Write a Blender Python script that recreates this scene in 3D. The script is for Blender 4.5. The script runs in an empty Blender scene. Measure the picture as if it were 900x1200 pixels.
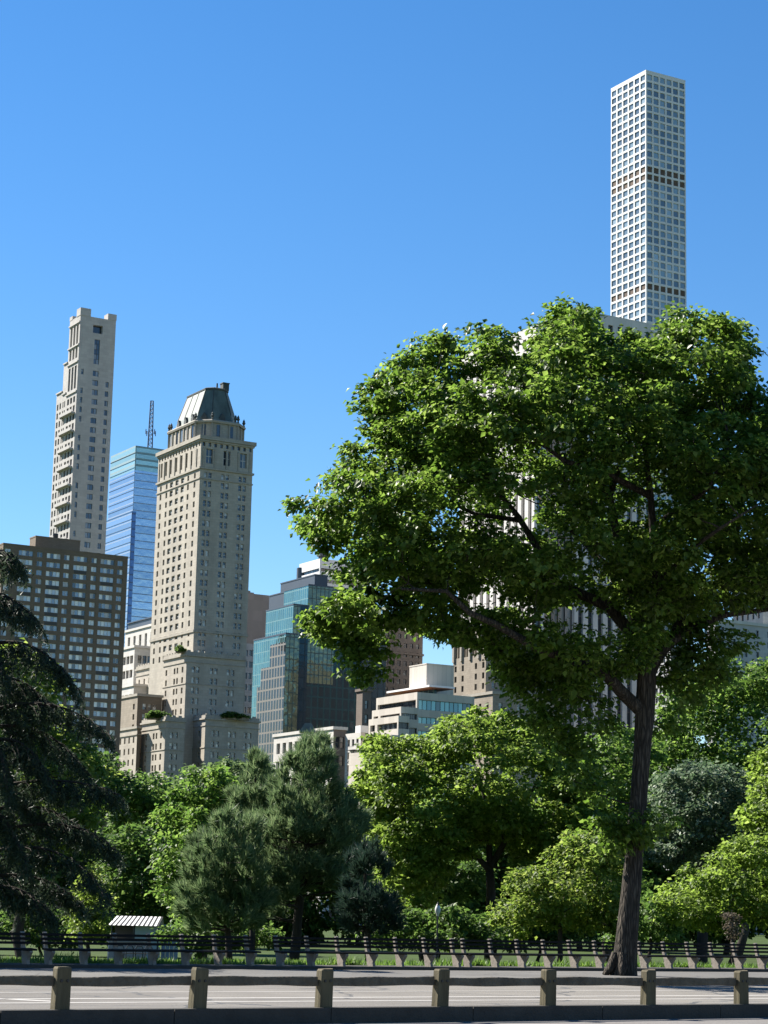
import bpy, math, random
import numpy as np
from mathutils import Vector, Matrix

random.seed(7)
RNG = np.random.default_rng(11)
SC = bpy.context.scene
COL = SC.collection
RAD = math.radians

# ------------------------------------------------------------------ camera
F, CX, CY = 2480.0, 450.0, 600.0          # focal length and centre in photo pixels (900 x 1200)
EYE = Vector((0, 0, 1.62))
PITCH, ROLL = math.atan(474 / F), RAD(1.28)
cr, sr = math.cos(ROLL), math.sin(ROLL)
RT = Vector((1, 0, 0))
UP = Vector((0, -math.sin(PITCH), math.cos(PITCH)))
FW = Vector((0, math.cos(PITCH), math.sin(PITCH)))

def ray(px, py):
    xi, yi = (float(px) - CX) / F, (CY - float(py)) / F
    return (xi * cr - yi * sr) * RT + (xi * sr + yi * cr) * UP + FW

def at(px, py, Y):
    d = ray(px, py)
    return EYE + d * (float(Y) / d.y)

def ground(px, py, z=0.0):
    d = ray(px, py)
    return EYE + d * ((z - EYE.z) / d.z)

def proj(p):
    v = Vector(p) - EYE
    xc, yc, w = v.dot(RT), v.dot(UP), v.dot(FW)
    return (CX + F * (xc * cr + yc * sr) / w, CY - F * (yc * cr - xc * sr) / w)

def len_to(C, e, xt):
    """distance along e from C until the point stands in photo column xt"""
    k = (xt - CX) / F
    v = C - EYE
    a = v.dot(RT) * cr + v.dot(UP) * sr
    b = e.dot(RT) * cr + e.dot(UP) * sr
    return (k * v.dot(FW) - a) / (b - k * e.dot(FW))

cam = bpy.data.cameras.new('camera')
cam.sensor_fit = 'VERTICAL'
cam.sensor_height = 36.0
cam.lens = F / 1200 * 36.0
cam.clip_start, cam.clip_end = 0.5, 20000
co = bpy.data.objects.new('camera', cam)
COL.objects.link(co)
X2 = cr * RT + sr * UP
Y2 = -sr * RT + cr * UP
co.matrix_world = Matrix(((X2.x, Y2.x, -FW.x, 0), (X2.y, Y2.y, -FW.y, 0), (X2.z, Y2.z, -FW.z, EYE.z), (0, 0, 0, 1)))
SC.camera = co

# ------------------------------------------------------------------ light
SUN_EL, SUN_AZ = RAD(41), RAD(-58)        # sun stands ahead and to the left
w = bpy.data.worlds.new('World')
SC.world = w
w.use_nodes = True
wn = w.node_tree
sky = wn.nodes.new('ShaderNodeTexSky')
sky.sky_type = 'NISHITA'
sky.sun_disc = False
sky.sun_elevation, sky.sun_rotation = SUN_EL, SUN_AZ
sky.air_density, sky.dust_density, sky.ozone_density = 1.0, 0.0, 3.0
hs = wn.nodes.new('ShaderNodeHueSaturation')
hs.inputs['Saturation'].default_value = 1.29
hs.inputs['Hue'].default_value = 0.503
wn.links.new(sky.outputs[0], hs.inputs['Color'])
wn.links.new(hs.outputs[0], wn.nodes['Background'].inputs[0])
wn.nodes['Background'].inputs[1].default_value = 0.0545
sl = bpy.data.lights.new('sun', 'SUN')
sl.energy, sl.angle, sl.color = 5.0, RAD(0.5), (1.0, 0.945, 0.86)
so = bpy.data.objects.new('sun', sl)
COL.objects.link(so)
sdir = Vector((math.sin(SUN_AZ) * math.cos(SUN_EL), math.cos(SUN_AZ) * math.cos(SUN_EL), math.sin(SUN_EL)))
so.rotation_euler = sdir.to_track_quat('Z', 'Y').to_euler()
vs = SC.view_settings
vs.view_transform, vs.look, vs.exposure, vs.gamma, vs.use_curve_mapping = 'Standard', 'None', 1.58, 1.0, False
SC.render.engine = 'CYCLES'
SC.cycles.max_bounces = 8
SC.cycles.diffuse_bounces = 5
SC.cycles.glossy_bounces = 3
SC.cycles.transmission_bounces = 6

# ------------------------------------------------------------------ materials
MATS = {}

def mat(name, base, rough=0.8, spec=0.3, noise=0.0, nscale=1.0, dark=None, bump=0.0, bscale=None, metallic=0.0, stretch=None):
    m = bpy.data.materials.new(name)
    m.use_nodes = True
    t = m.node_tree
    b = t.nodes['Principled BSDF']
    b.inputs['Roughness'].default_value = rough
    b.inputs['Specular IOR Level'].default_value = spec
    b.inputs['Metallic'].default_value = metallic
    b.inputs['Base Color'].default_value = (*base, 1)
    if noise or bump:
        tc = t.nodes.new('ShaderNodeTexCoord')
        vec = tc.outputs['Object']
        if stretch:
            mp = t.nodes.new('ShaderNodeMapping')
            mp.inputs['Scale'].default_value = stretch
            t.links.new(vec, mp.inputs['Vector'])
            vec = mp.outputs[0]
        n = t.nodes.new('ShaderNodeTexNoise')
        n.inputs['Scale'].default_value = nscale
        n.inputs['Detail'].default_value = 6
        n.inputs['Roughness'].default_value = 0.65
        t.links.new(vec, n.inputs['Vector'])
        if noise:
            d = dark or tuple(c * (1 - noise) for c in base)
            r = t.nodes.new('ShaderNodeValToRGB')
            r.color_ramp.elements[0].position, r.color_ramp.elements[1].position = 0.3, 0.7
            r.color_ramp.elements[0].color = (*d, 1)
            r.color_ramp.elements[1].color = (*base, 1)
            t.links.new(n.outputs['Fac'], r.inputs[0])
            t.links.new(r.outputs[0], b.inputs['Base Color'])
        if bump:
            n2 = n
            if bscale:
                n2 = t.nodes.new('ShaderNodeTexNoise')
                n2.inputs['Scale'].default_value = bscale
                n2.inputs['Detail'].default_value = 6
                t.links.new(vec, n2.inputs['Vector'])
            bp = t.nodes.new('ShaderNodeBump')
            bp.inputs['Strength'].default_value = bump
            bp.inputs['Distance'].default_value = 0.1
            t.links.new(n2.outputs['Fac'], bp.inputs['Height'])
            t.links.new(bp.outputs[0], b.inputs['Normal'])
    MATS[name] = m
    return m

def stone(name, base, joint=0.12, course=(1.2, 0.6), stain=0.25):
    """masonry: courses from the wall's own metres (UV) plus stains running down"""
    m = bpy.data.materials.new(name)
    m.use_nodes = True
    t = m.node_tree
    b = t.nodes['Principled BSDF']
    b.inputs['Roughness'].default_value = 0.85
    b.inputs['Specular IOR Level'].default_value = 0.2
    uv = t.nodes.new('ShaderNodeTexCoord')
    br = t.nodes.new('ShaderNodeTexBrick')
    br.inputs['Scale'].default_value = 1.0
    br.inputs['Brick Width'].default_value, br.inputs['Row Height'].default_value = course
    br.inputs['Mortar Size'].default_value = 0.03
    br.inputs['Color1'].default_value = (*base, 1)
    br.inputs['Color2'].default_value = (*[c * 0.86 for c in base], 1)
    br.inputs['Mortar'].default_value = (*[c * (1 - 4 * joint) if joint < .25 else c * .3 for c in base], 1)
    t.links.new(uv.outputs['UV'], br.inputs['Vector'])
    mp = t.nodes.new('ShaderNodeMapping')
    mp.inputs['Scale'].default_value = (0.16, 0.035, 1)
    t.links.new(uv.outputs['UV'], mp.inputs['Vector'])
    n = t.nodes.new('ShaderNodeTexNoise')
    n.inputs['Scale'].default_value = 1.0
    n.inputs['Detail'].default_value = 8
    n.inputs['Roughness'].default_value = 0.7
    t.links.new(mp.outputs[0], n.inputs['Vector'])
    r = t.nodes.new('ShaderNodeValToRGB')
    r.color_ramp.elements[0].position, r.color_ramp.elements[1].position = 0.3, 0.65
    r.color_ramp.elements[0].color = (1 - stain, 1 - stain, 1 - stain * .95, 1)
    r.color_ramp.elements[1].color = (1, 1, 1, 1)
    t.links.new(n.outputs['Fac'], r.inputs[0])
    mx = t.nodes.new('ShaderNodeMix')
    mx.data_type, mx.blend_type = 'RGBA', 'MULTIPLY'
    mx.inputs[0].default_value = 1.0
    t.links.new(br.outputs[0], mx.inputs[6])
    t.links.new(r.outputs[0], mx.inputs[7])
    t.links.new(mx.outputs[2], b.inputs['Base Color'])
    MATS[name] = m
    return m

def rand01(t):
    oi = t.nodes.new('ShaderNodeObjectInfo')
    ge = t.nodes.new('ShaderNodeNewGeometry')
    a = t.nodes.new('ShaderNodeMath')
    a.operation = 'MULTIPLY_ADD'
    a.inputs[1].default_value = 7.31
    t.links.new(oi.outputs['Random'], a.inputs[0])
    t.links.new(ge.outputs['Random Per Island'], a.inputs[2])
    f = t.nodes.new('ShaderNodeMath')
    f.operation = 'FRACT'
    t.links.new(a.outputs[0], f.inputs[0])
    return f.outputs[0]

def pane_mat(name, stops, rough=0.06, spec=0.9, metallic=0.0):
    """window panes: each pane its own tone (bare glass, blinds, curtains)"""
    m = bpy.data.materials.new(name)
    m.use_nodes = True
    t = m.node_tree
    b = t.nodes['Principled BSDF']
    r = t.nodes.new('ShaderNodeValToRGB')
    r.color_ramp.interpolation = 'CONSTANT'
    el = r.color_ramp.elements
    while len(el) < len(stops):
        el.new(0.5)
    for e, (p, c) in zip(el, stops):
        e.position, e.color = p, (*c, 1)
    t.links.new(rand01(t), r.inputs[0])
    t.links.new(r.outputs[0], b.inputs['Base Color'])
    b.inputs['Roughness'].default_value = rough
    b.inputs['Specular IOR Level'].default_value = spec
    b.inputs['Metallic'].default_value = metallic
    MATS[name] = m
    return m

def curtain(name, glass, line, cell, metallic=0.7, rough=0.06, mortar=0.12, off=0.0, wob=0.02):
    """curtain wall glass with its mullion grid, laid out in the wall's own metres"""
    m = bpy.data.materials.new(name)
    m.use_nodes = True
    t = m.node_tree
    b = t.nodes['Principled BSDF']
    uv = t.nodes.new('ShaderNodeTexCoord')
    br = t.nodes.new('ShaderNodeTexBrick')
    br.offset, br.squash = off, 1.0
    b.inputs['Specular IOR Level'].default_value = 0.5 if metallic > 0.1 else 0.22
    br.inputs['Scale'].default_value = 1.0
    br.inputs['Brick Width'].default_value, br.inputs['Row Height'].default_value = cell
    br.inputs['Mortar Size'].default_value = mortar
    br.inputs['Mortar Smooth'].default_value = 0.0
    br.inputs['Color1'].default_value = (*glass, 1)
    br.inputs['Color2'].default_value = (*[c * 0.72 for c in glass], 1)
    br.inputs['Mortar'].default_value = (*line, 1)
    t.links.new(uv.outputs['UV'], br.inputs['Vector'])
    t.links.new(br.outputs['Color'], b.inputs['Base Color'])
    inv = t.nodes.new('ShaderNodeMath')
    inv.operation = 'MULTIPLY_ADD'
    inv.inputs[1].default_value, inv.inputs[2].default_value = -metallic, metallic
    t.links.new(br.outputs['Fac'], inv.inputs[0])
    t.links.new(inv.outputs[0], b.inputs['Metallic'])
    rr = t.nodes.new('ShaderNodeMath')
    rr.operation = 'MULTIPLY_ADD'
    rr.inputs[1].default_value, rr.inputs[2].default_value = 0.5, rough
    t.links.new(br.outputs['Fac'], rr.inputs[0])
    t.links.new(rr.outputs[0], b.inputs['Roughness'])
    n = t.nodes.new('ShaderNodeTexNoise')          # panes are never perfectly flat
    n.inputs['Scale'].default_value = 0.25
    t.links.new(uv.outputs['UV'], n.inputs['Vector'])
    bp = t.nodes.new('ShaderNodeBump')
    bp.inputs['Strength'].default_value = 0.5
    bp.inputs['Distance'].default_value = wob * 10
    t.links.new(n.outputs['Fac'], bp.inputs['Height'])
    t.links.new(bp.outputs[0], b.inputs['Normal'])
    MATS[name] = m
    return m

def leaf_mat(name, dark, mid, light, trans=0.4, rough=0.42, spec=0.45):
    m = bpy.data.materials.new(name)
    m.use_nodes = True
    t = m.node_tree
    b = t.nodes['Principled BSDF']
    ge = t.nodes.new('ShaderNodeNewGeometry')
    r = t.nodes.new('ShaderNodeValToRGB')
    el = r.color_ramp.elements
    el.new(0.5)
    for e, p, c in zip(el, (0.0, 0.55, 1.0), (dark, mid, light)):
        e.position, e.color = p, (*c, 1)
    t.links.new(ge.outputs['Random Per Island'], r.inputs[0])
    t.links.new(r.outputs[0], b.inputs['Base Color'])
    b.inputs['Roughness'].default_value = rough
    b.inputs['Specular IOR Level'].default_value = spec
    tr = t.nodes.new('ShaderNodeBsdfTranslucent')
    hv = t.nodes.new('ShaderNodeHueSaturation')
    hv.inputs['Hue'].default_value = 0.493
    hv.inputs['Saturation'].default_value = 0.97
    hv.inputs['Value'].default_value = 2.0
    t.links.new(r.outputs[0], hv.inputs['Color'])
    t.links.new(hv.outputs[0], tr.inputs['Color'])
    mx = t.nodes.new('ShaderNodeMixShader')
    mx.inputs[0].default_value = trans
    t.links.new(b.outputs[0], mx.inputs[1])
    t.links.new(tr.outputs[0], mx.inputs[2])
    t.links.new(mx.outputs[0], t.nodes['Material Output'].inputs['Surface'])
    MATS[name] = m
    return m

# ------------------------------------------------------------------ mesh helpers
class MB:
    def __init__(s):
        s.v, s.f, s.m, s.uv = [], [], [], []

    def quad(s, a, b, c, d, mi=0, uv=None):
        i = len(s.v)
        s.v += [tuple(a), tuple(b), tuple(c), tuple(d)]
        s.f.append((i, i + 1, i + 2, i + 3))
        s.m.append(mi)
        s.uv += list(uv) if uv else [(0, 0), (1, 0), (1, 1), (0, 1)]

    def poly(s, pts, mi=0):
        i = len(s.v)
        s.v += [tuple(p) for p in pts]
        s.f.append(tuple(range(i, i + len(pts))))
        s.m.append(mi)
        s.uv += [(p[0], p[2]) for p in pts]

    def box(s, O, A, B, C, mi=0):
        """parallelepiped from corner O with edge vectors A, B, C (right-handed)"""
        O, A, B, C = Vector(O), Vector(A), Vector(B), Vector(C)
        la, lb, lc = A.length, B.length, C.length
        s.quad(O, O + B, O + A + B, O + A, mi, [(0, 0), (0, lb), (la, lb), (la, 0)])
        s.quad(O + C, O + A + C, O + A + B + C, O + B + C, mi, [(0, 0), (la, 0), (la, lb), (0, lb)])
        s.quad(O, O + A, O + A + C, O + C, mi, [(0, 0), (la, 0), (la, lc), (0, lc)])
        s.quad(O + B, O + B + C, O + A + B + C, O + A + B, mi, [(0, 0), (0, lc), (la, lc), (la, 0)])
        s.quad(O, O + C, O + B + C, O + B, mi, [(0, 0), (0, lc), (lb, lc), (lb, 0)])
        s.quad(O + A, O + A + B, O + A + B + C, O + A + C, mi, [(0, 0), (lb, 0), (lb, lc), (0, lc)])

    def tube(s, pts, rad, n=8, mi=0, cap=True):
        pts = [Vector(p) for p in pts]
        prev = None
        base = len(s.v)
        for k, p in enumerate(pts):
            d = (pts[min(k + 1, len(pts) - 1)] - pts[max(k - 1, 0)]).normalized()
            if prev is None:
                a = d.cross(Vector((0.13, 0.97, 0.21))).normalized()
            else:
                a = (prev - d * prev.dot(d)).normalized()
            prev = a
            b = d.cross(a)
            for j in range(n):
                an = 2 * math.pi * j / n
                s.v.append(tuple(p + (a * math.cos(an) + b * math.sin(an)) * rad[k]))
        L = 0.0
        for k in range(len(pts) - 1):
            L2 = L + (pts[k + 1] - pts[k]).length
            for j in range(n):
                j2 = (j + 1) % n
                s.f.append((base + k * n + j, base + k * n + j2, base + (k + 1) * n + j2, base + (k + 1) * n + j))
                s.m.append(mi)
                s.uv += [(j / n, L), ((j + 1) / n, L), ((j + 1) / n, L2), (j / n, L2)]
            L = L2
        if cap:
            s.f.append(tuple(base + (len(pts) - 1) * n + j for j in range(n)))
            s.m.append(mi)
            s.uv += [(0, 0)] * n

    def mesh(s, name, mats, smooth=False):
        me = bpy.data.meshes.new(name)
        me.from_pydata(s.v, [], s.f)
        for m in mats:
            me.materials.append(MATS[m])
        me.polygons.foreach_set('material_index', s.m)
        u = me.uv_layers.new(name='UVMap')
        u.data.foreach_set('uv', np.array(s.uv, dtype=np.float32).ravel())
        if smooth:
            me.polygons.foreach_set('use_smooth', [True] * len(s.f))
        me.update()
        return me

    def build(s, name, mats, parent=None, smooth=False):
        if isinstance(mats, str):
            mats = [mats]
        return link(name, s.mesh(name, mats, smooth), parent)

def link(name, me, parent=None):
    o = bpy.data.objects.new(name, me)
    COL.objects.link(o)
    if parent is not None:
        o.parent = parent
        o.matrix_parent_inverse = Matrix.Translation(parent.location).inverted() if parent.rotation_euler.z == 0 else parent.matrix_basis.inverted()
    return o

def thing(name, label, cat, loc=(0, 0, 0), group=None):
    o = bpy.data.objects.new(name, None)
    o.empty_display_size = 0.5
    COL.objects.link(o)
    o.location = loc
    tag(o, label, cat, group)
    return o

def tag(o, label, cat, group=None):
    o['label'], o['category'] = label, cat
    if group:
        o['group'] = group

def structure(o, kind='structure'):
    o['kind'] = kind
    return o

# ------------------------------------------------------------------ surface materials
mat('asphalt', (0.165, 0.153, 0.138), 0.9, 0.2, noise=0.22, nscale=0.35, bump=0.25, bscale=18)
def add_cracks(m, scale, width, tone):
    t = m.node_tree
    b = t.nodes['Principled BSDF']
    old = b.inputs['Base Color'].links[0].from_socket
    tc = t.nodes.new('ShaderNodeTexCoord')
    nz = t.nodes.new('ShaderNodeTexNoise')
    nz.inputs['Scale'].default_value = 0.8
    t.links.new(tc.outputs['Object'], nz.inputs['Vector'])
    ad = t.nodes.new('ShaderNodeMix')
    ad.data_type, ad.blend_type = 'RGBA', 'ADD'
    ad.inputs[0].default_value = 1.6
    t.links.new(tc.outputs['Object'], ad.inputs[6])
    t.links.new(nz.outputs['Color'], ad.inputs[7])
    vo = t.nodes.new('ShaderNodeTexVoronoi')
    vo.feature = 'DISTANCE_TO_EDGE'
    vo.inputs['Scale'].default_value = scale
    t.links.new(ad.outputs[2], vo.inputs['Vector'])
    lt = t.nodes.new('ShaderNodeMath')
    lt.operation = 'LESS_THAN'
    lt.inputs[1].default_value = width
    t.links.new(vo.outputs['Distance'], lt.inputs[0])
    cell = t.nodes.new('ShaderNodeTexVoronoi')
    cell.inputs['Scale'].default_value = 0.11
    t.links.new(ad.outputs[2], cell.inputs['Vector'])
    rp = t.nodes.new('ShaderNodeValToRGB')
    rp.color_ramp.elements[0].color = (0.80, 0.80, 0.80, 1)
    rp.color_ramp.elements[1].color = (1.12, 1.12, 1.10, 1)
    t.links.new(cell.outputs['Color'], rp.inputs[0])
    m1 = t.nodes.new('ShaderNodeMix')
    m1.data_type, m1.blend_type = 'RGBA', 'MULTIPLY'
    m1.inputs[0].default_value = 1.0
    t.links.new(old, m1.inputs[6])
    t.links.new(rp.outputs[0], m1.inputs[7])
    m2 = t.nodes.new('ShaderNodeMix')
    m2.data_type = 'RGBA'
    t.links.new(lt.outputs[0], m2.inputs[0])
    t.links.new(m1.outputs[2], m2.inputs[6])
    m2.inputs[7].default_value = (*tone, 1)
    t.links.new(m2.outputs[2], b.inputs['Base Color'])

add_cracks(MATS['asphalt'], 0.22, 0.012, (0.07, 0.07, 0.07))
mat('lane_paint', (0.42, 0.4, 0.37), 0.7, 0.3, noise=0.25, nscale=2.5)
mat('paving', (0.135, 0.13, 0.122), 0.9, 0.2, noise=0.28, nscale=0.5, bump=0.2, bscale=10)
add_cracks(MATS['paving'], 0.45, 0.012, (0.07, 0.068, 0.065))
mat('near_paving', (0.16, 0.15, 0.14), 0.9, 0.2, noise=0.2, nscale=0.9, bump=0.2, bscale=14)
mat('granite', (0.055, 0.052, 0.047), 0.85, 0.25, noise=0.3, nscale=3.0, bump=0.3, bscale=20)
mat('lawn_soil', (0.05, 0.085, 0.02), 0.95, 0.1, noise=0.5, nscale=0.6, dark=(0.03, 0.04, 0.014), bump=0.4, bscale=6)
mat('timber', (0.12, 0.102, 0.06), 0.85, 0.2, noise=0.55, nscale=5.0, bump=0.5, stretch=(1, 1, 0.12))
mat('rail_timber', (0.135, 0.115, 0.085), 0.85, 0.2, noise=0.5, nscale=4.0, bump=0.5, bscale=14)
mat('bolt_iron', (0.03, 0.028, 0.025), 0.6, 0.4)
mat('bench_concrete', (0.25, 0.22, 0.19), 0.9, 0.2, noise=0.25, nscale=6.0, bump=0.2)
mat('bench_wood', (0.010, 0.009, 0.009), 0.75, 0.15, noise=0.4, nscale=8.0)
mat('bark', (0.09, 0.077, 0.063), 0.9, 0.15, noise=0.65, nscale=9.0, bump=1.0, stretch=(1, 1, 0.16))
def furrow(m):
    t = m.node_tree
    b = t.nodes['Principled BSDF']
    old = b.inputs['Base Color'].links[0].from_socket
    tc = t.nodes.new('ShaderNodeTexCoord')
    mp = t.nodes.new('ShaderNodeMapping')
    mp.inputs['Scale'].default_value = (1, 1, 0.14)
    t.links.new(tc.outputs['Object'], mp.inputs['Vector'])
    nz = t.nodes.new('ShaderNodeTexNoise')
    nz.inputs['Scale'].default_value = 6
    t.links.new(mp.outputs[0], nz.inputs['Vector'])
    ad = t.nodes.new('ShaderNodeMix')
    ad.data_type, ad.blend_type = 'RGBA', 'ADD'
    ad.inputs[0].default_value = 0.12
    t.links.new(mp.outputs[0], ad.inputs[6])
    t.links.new(nz.outputs['Color'], ad.inputs[7])
    vo = t.nodes.new('ShaderNodeTexVoronoi')
    vo.feature = 'DISTANCE_TO_EDGE'
    vo.inputs['Scale'].default_value = 13
    t.links.new(ad.outputs[2], vo.inputs['Vector'])
    r = t.nodes.new('ShaderNodeValToRGB')
    r.color_ramp.elements[0].color, r.color_ramp.elements[1].color = (0.42, 0.42, 0.42, 1), (1.15, 1.13, 1.08, 1)
    r.color_ramp.elements[0].position, r.color_ramp.elements[1].position = 0.0, 0.28
    t.links.new(vo.outputs['Distance'], r.inputs[0])
    mx = t.nodes.new('ShaderNodeMix')
    mx.data_type, mx.blend_type = 'RGBA', 'MULTIPLY'
    mx.inputs[0].default_value = 1.0
    t.links.new(old, mx.inputs[6])
    t.links.new(r.outputs[0], mx.inputs[7])
    t.links.new(mx.outputs[2], b.inputs['Base Color'])
    bp = [n for n in t.nodes if n.bl_idname == 'ShaderNodeBump'][0]
    t.links.new(r.outputs[0], bp.inputs['Height'])
    bp.inputs['Distance'].default_value = 0.05

furrow(MATS['bark'])
mat('dark_bark', (0.05, 0.042, 0.034), 0.9, 0.15, noise=0.5, nscale=6.0, bump=0.6, stretch=(1, 1, 0.2))

stone('limestone', (0.43, 0.39, 0.325), 0.06, (1.6, 0.8), 0.28)
stone('ornate_stone', (0.4, 0.365, 0.305), 0.08, (1.2, 0.6), 0.34)
stone('grey_limestone', (0.43, 0.41, 0.385), 0.06, (2.4, 1.2), 0.16)
stone('brown_brick', (0.185, 0.14, 0.1), 0.05, (1.0, 0.3), 0.15)
stone('white_stone', (0.55, 0.525, 0.485), 0.05, (2.0, 1.0), 0.12)
stone('tan_brick', (0.21, 0.17, 0.125), 0.06, (1.0, 0.4), 0.25)
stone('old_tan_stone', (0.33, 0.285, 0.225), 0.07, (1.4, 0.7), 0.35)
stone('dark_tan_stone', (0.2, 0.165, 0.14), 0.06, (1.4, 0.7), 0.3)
stone('mauve_concrete', (0.27, 0.235, 0.215), 0.04, (4.0, 4.0), 0.12)
stone('white_concrete', (0.64, 0.645, 0.65), 0.01, (40, 40), 0.05)
stone('white_marble', (0.6, 0.57, 0.54), 0.03, (3.0, 3.6), 0.08)
stone('pale_panel', (0.5, 0.45, 0.39), 0.08, (2.4, 2.4), 0.08)
stone('rib_panel', (0.52, 0.47, 0.41), 0.09, (1.3, 40), 0.08)
stone('blue_grey_stone', (0.42, 0.42, 0.42), 0.05, (2.0, 1.0), 0.15)
mat('grey_metal', (0.042, 0.056, 0.08), 0.45, 0.5, noise=0.15, nscale=0.2)
mat('dark_metal', (0.03, 0.03, 0.035), 0.5, 0.4)
mat('white_metal', (0.72, 0.70, 0.68), 0.5, 0.4, noise=0.06, nscale=0.3)
mat('soffit_wood', (0.32, 0.14, 0.07), 0.6, 0.3, noise=0.2, nscale=0.5)
mat('copper_patina', (0.125, 0.165, 0.145), 0.55, 0.35, noise=0.5, nscale=0.35, dark=(0.05, 0.065, 0.058), bump=0.2, stretch=(1, 1, 0.3))
mat('roof_dark', (0.06, 0.07, 0.068), 0.7, 0.3, noise=0.3, nscale=0.6)
mat('mast_paint', (0.055, 0.075, 0.12), 0.6, 0.4)
mat('window_frame_dark', (0.06, 0.055, 0.05), 0.6, 0.3)
mat('window_frame_pale', (0.48, 0.46, 0.42), 0.6, 0.3)
mat('mech_dark', (0.13, 0.095, 0.075), 0.8, 0.2, noise=0.3, nscale=0.4)
mat('roof_gravel', (0.28, 0.26, 0.24), 0.9, 0.1, noise=0.2, nscale=0.5)
mat('panel_blue', (0.32, 0.42, 0.55), 0.6, 0.3, noise=0.1, nscale=0.6)
mat('awning_white', (0.75, 0.74, 0.72), 0.7, 0.2)
mat('awning_dark', (0.03, 0.03, 0.035), 0.7, 0.2)
mat('low_wall_stone', (0.42, 0.39, 0.35), 0.9, 0.2, noise=0.3, nscale=1.5)
mat('lamp_globe', (0.6, 0.6, 0.58), 0.25, 0.5)

pane_mat('pane_hotel', [(0.0, (0.02, 0.022, 0.025)), (0.45, (0.06, 0.06, 0.06)), (0.68, (0.26, 0.25, 0.22)), (0.85, (0.48, 0.46, 0.41))])
pane_mat('pane_apartment', [(0.0, (0.025, 0.035, 0.05)), (0.16, (0.18, 0.24, 0.32)), (0.36, (0.42, 0.47, 0.52)), (0.66, (0.68, 0.66, 0.60)), (0.9, (0.34, 0.29, 0.23))], spec=1.0)
pane_mat('pane_slim', [(0.0, (0.13, 0.165, 0.19)), (0.4, (0.19, 0.24, 0.265)), (0.7, (0.27, 0.335, 0.355)), (0.9, (0.36, 0.42, 0.43))], spec=1.0, metallic=0.25)
pane_mat('pane_tower', [(0.0, (0.05, 0.065, 0.09)), (0.4, (0.10, 0.12, 0.15)), (0.75, (0.2, 0.21, 0.22))], spec=0.9)
pane_mat('pane_dark', [(0.0, (0.02, 0.025, 0.032)), (0.5, (0.035, 0.04, 0.05)), (0.85, (0.12, 0.13, 0.13))], spec=0.8)
pane_mat('pane_teal', [(0.0, (0.05, 0.17, 0.20)), (0.35, (0.10, 0.26, 0.28)), (0.65, (0.03, 0.08, 0.10)), (0.85, (0.18, 0.33, 0.33))], spec=1.0, metallic=0.3)
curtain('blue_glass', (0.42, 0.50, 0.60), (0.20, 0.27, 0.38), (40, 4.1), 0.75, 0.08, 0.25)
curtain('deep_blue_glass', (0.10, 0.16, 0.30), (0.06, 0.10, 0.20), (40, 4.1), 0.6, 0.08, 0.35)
curtain('teal_glass', (0.15, 0.28, 0.26), (0.10, 0.22, 0.24), (1.5, 3.7), 0.8, 0.05, 0.14)
curtain('painted_reflection_glass', (0.035, 0.042, 0.045), (0.15, 0.145, 0.13), (2.0, 3.6), 0.2, 0.08, 0.30)  # reflection of neighbouring buildings put into the colour, dark with pale lines
curtain('olive_glass', (0.15, 0.19, 0.135), (0.06, 0.085, 0.07), (1.6, 3.7), 0.35, 0.06, 0.16, wob=0.04)
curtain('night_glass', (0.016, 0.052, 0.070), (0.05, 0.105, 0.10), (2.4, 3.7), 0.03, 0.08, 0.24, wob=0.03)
curtain('navy_glass', (0.012, 0.055, 0.085), (0.03, 0.05, 0.06), (2.4, 3.8), 0.03, 0.1, 0.2)
curtain('green_band', (0.42, 0.62, 0.60), (0.16, 0.26, 0.30), (60, 3.4), 0.5, 0.2, 0.6)

leaf_mat('leaf_maple', (0.030, 0.062, 0.006), (0.058, 0.112, 0.011), (0.130, 0.190, 0.035), 0.56, 0.42, 0.3)
leaf_mat('leaf_bright', (0.060, 0.105, 0.010), (0.095, 0.155, 0.018), (0.170, 0.235, 0.050), 0.56, 0.5, 0.25)
leaf_mat('leaf_green', (0.036, 0.080, 0.011), (0.066, 0.128, 0.018), (0.125, 0.190, 0.038), 0.54, 0.5, 0.25)
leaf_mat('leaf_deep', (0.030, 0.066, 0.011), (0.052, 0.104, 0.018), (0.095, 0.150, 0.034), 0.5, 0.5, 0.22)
leaf_mat('leaf_hazy', (0.056, 0.094, 0.034), (0.080, 0.128, 0.044), (0.112, 0.166, 0.054), 0.4, 0.55, 0.22)
leaf_mat('leaf_silver', (0.038, 0.072, 0.032), (0.064, 0.106, 0.052), (0.150, 0.190, 0.120), 0.35, 0.5, 0.3)
leaf_mat('leaf_yellow', (0.055, 0.098, 0.011), (0.090, 0.142, 0.018), (0.165, 0.205, 0.045), 0.54, 0.5, 0.25)
leaf_mat('needle_pine', (0.046, 0.086, 0.032), (0.088, 0.138, 0.054), (0.165, 0.215, 0.100), 0.32, 0.55, 0.18)
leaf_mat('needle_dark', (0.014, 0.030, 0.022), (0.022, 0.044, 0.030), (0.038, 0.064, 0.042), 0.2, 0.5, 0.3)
leaf_mat('needle_cedar', (0.016, 0.030, 0.018), (0.028, 0.046, 0.026), (0.052, 0.074, 0.040), 0.25, 0.55, 0.2)
leaf_mat('twig_brown', (0.05, 0.042, 0.03), (0.08, 0.065, 0.045), (0.11, 0.09, 0.06), 0.2, 0.7, 0.2)
leaf_mat('grass_blade', (0.040, 0.085, 0.012), (0.068, 0.130, 0.018), (0.105, 0.180, 0.028), 0.42, 0.5, 0.25)

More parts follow.
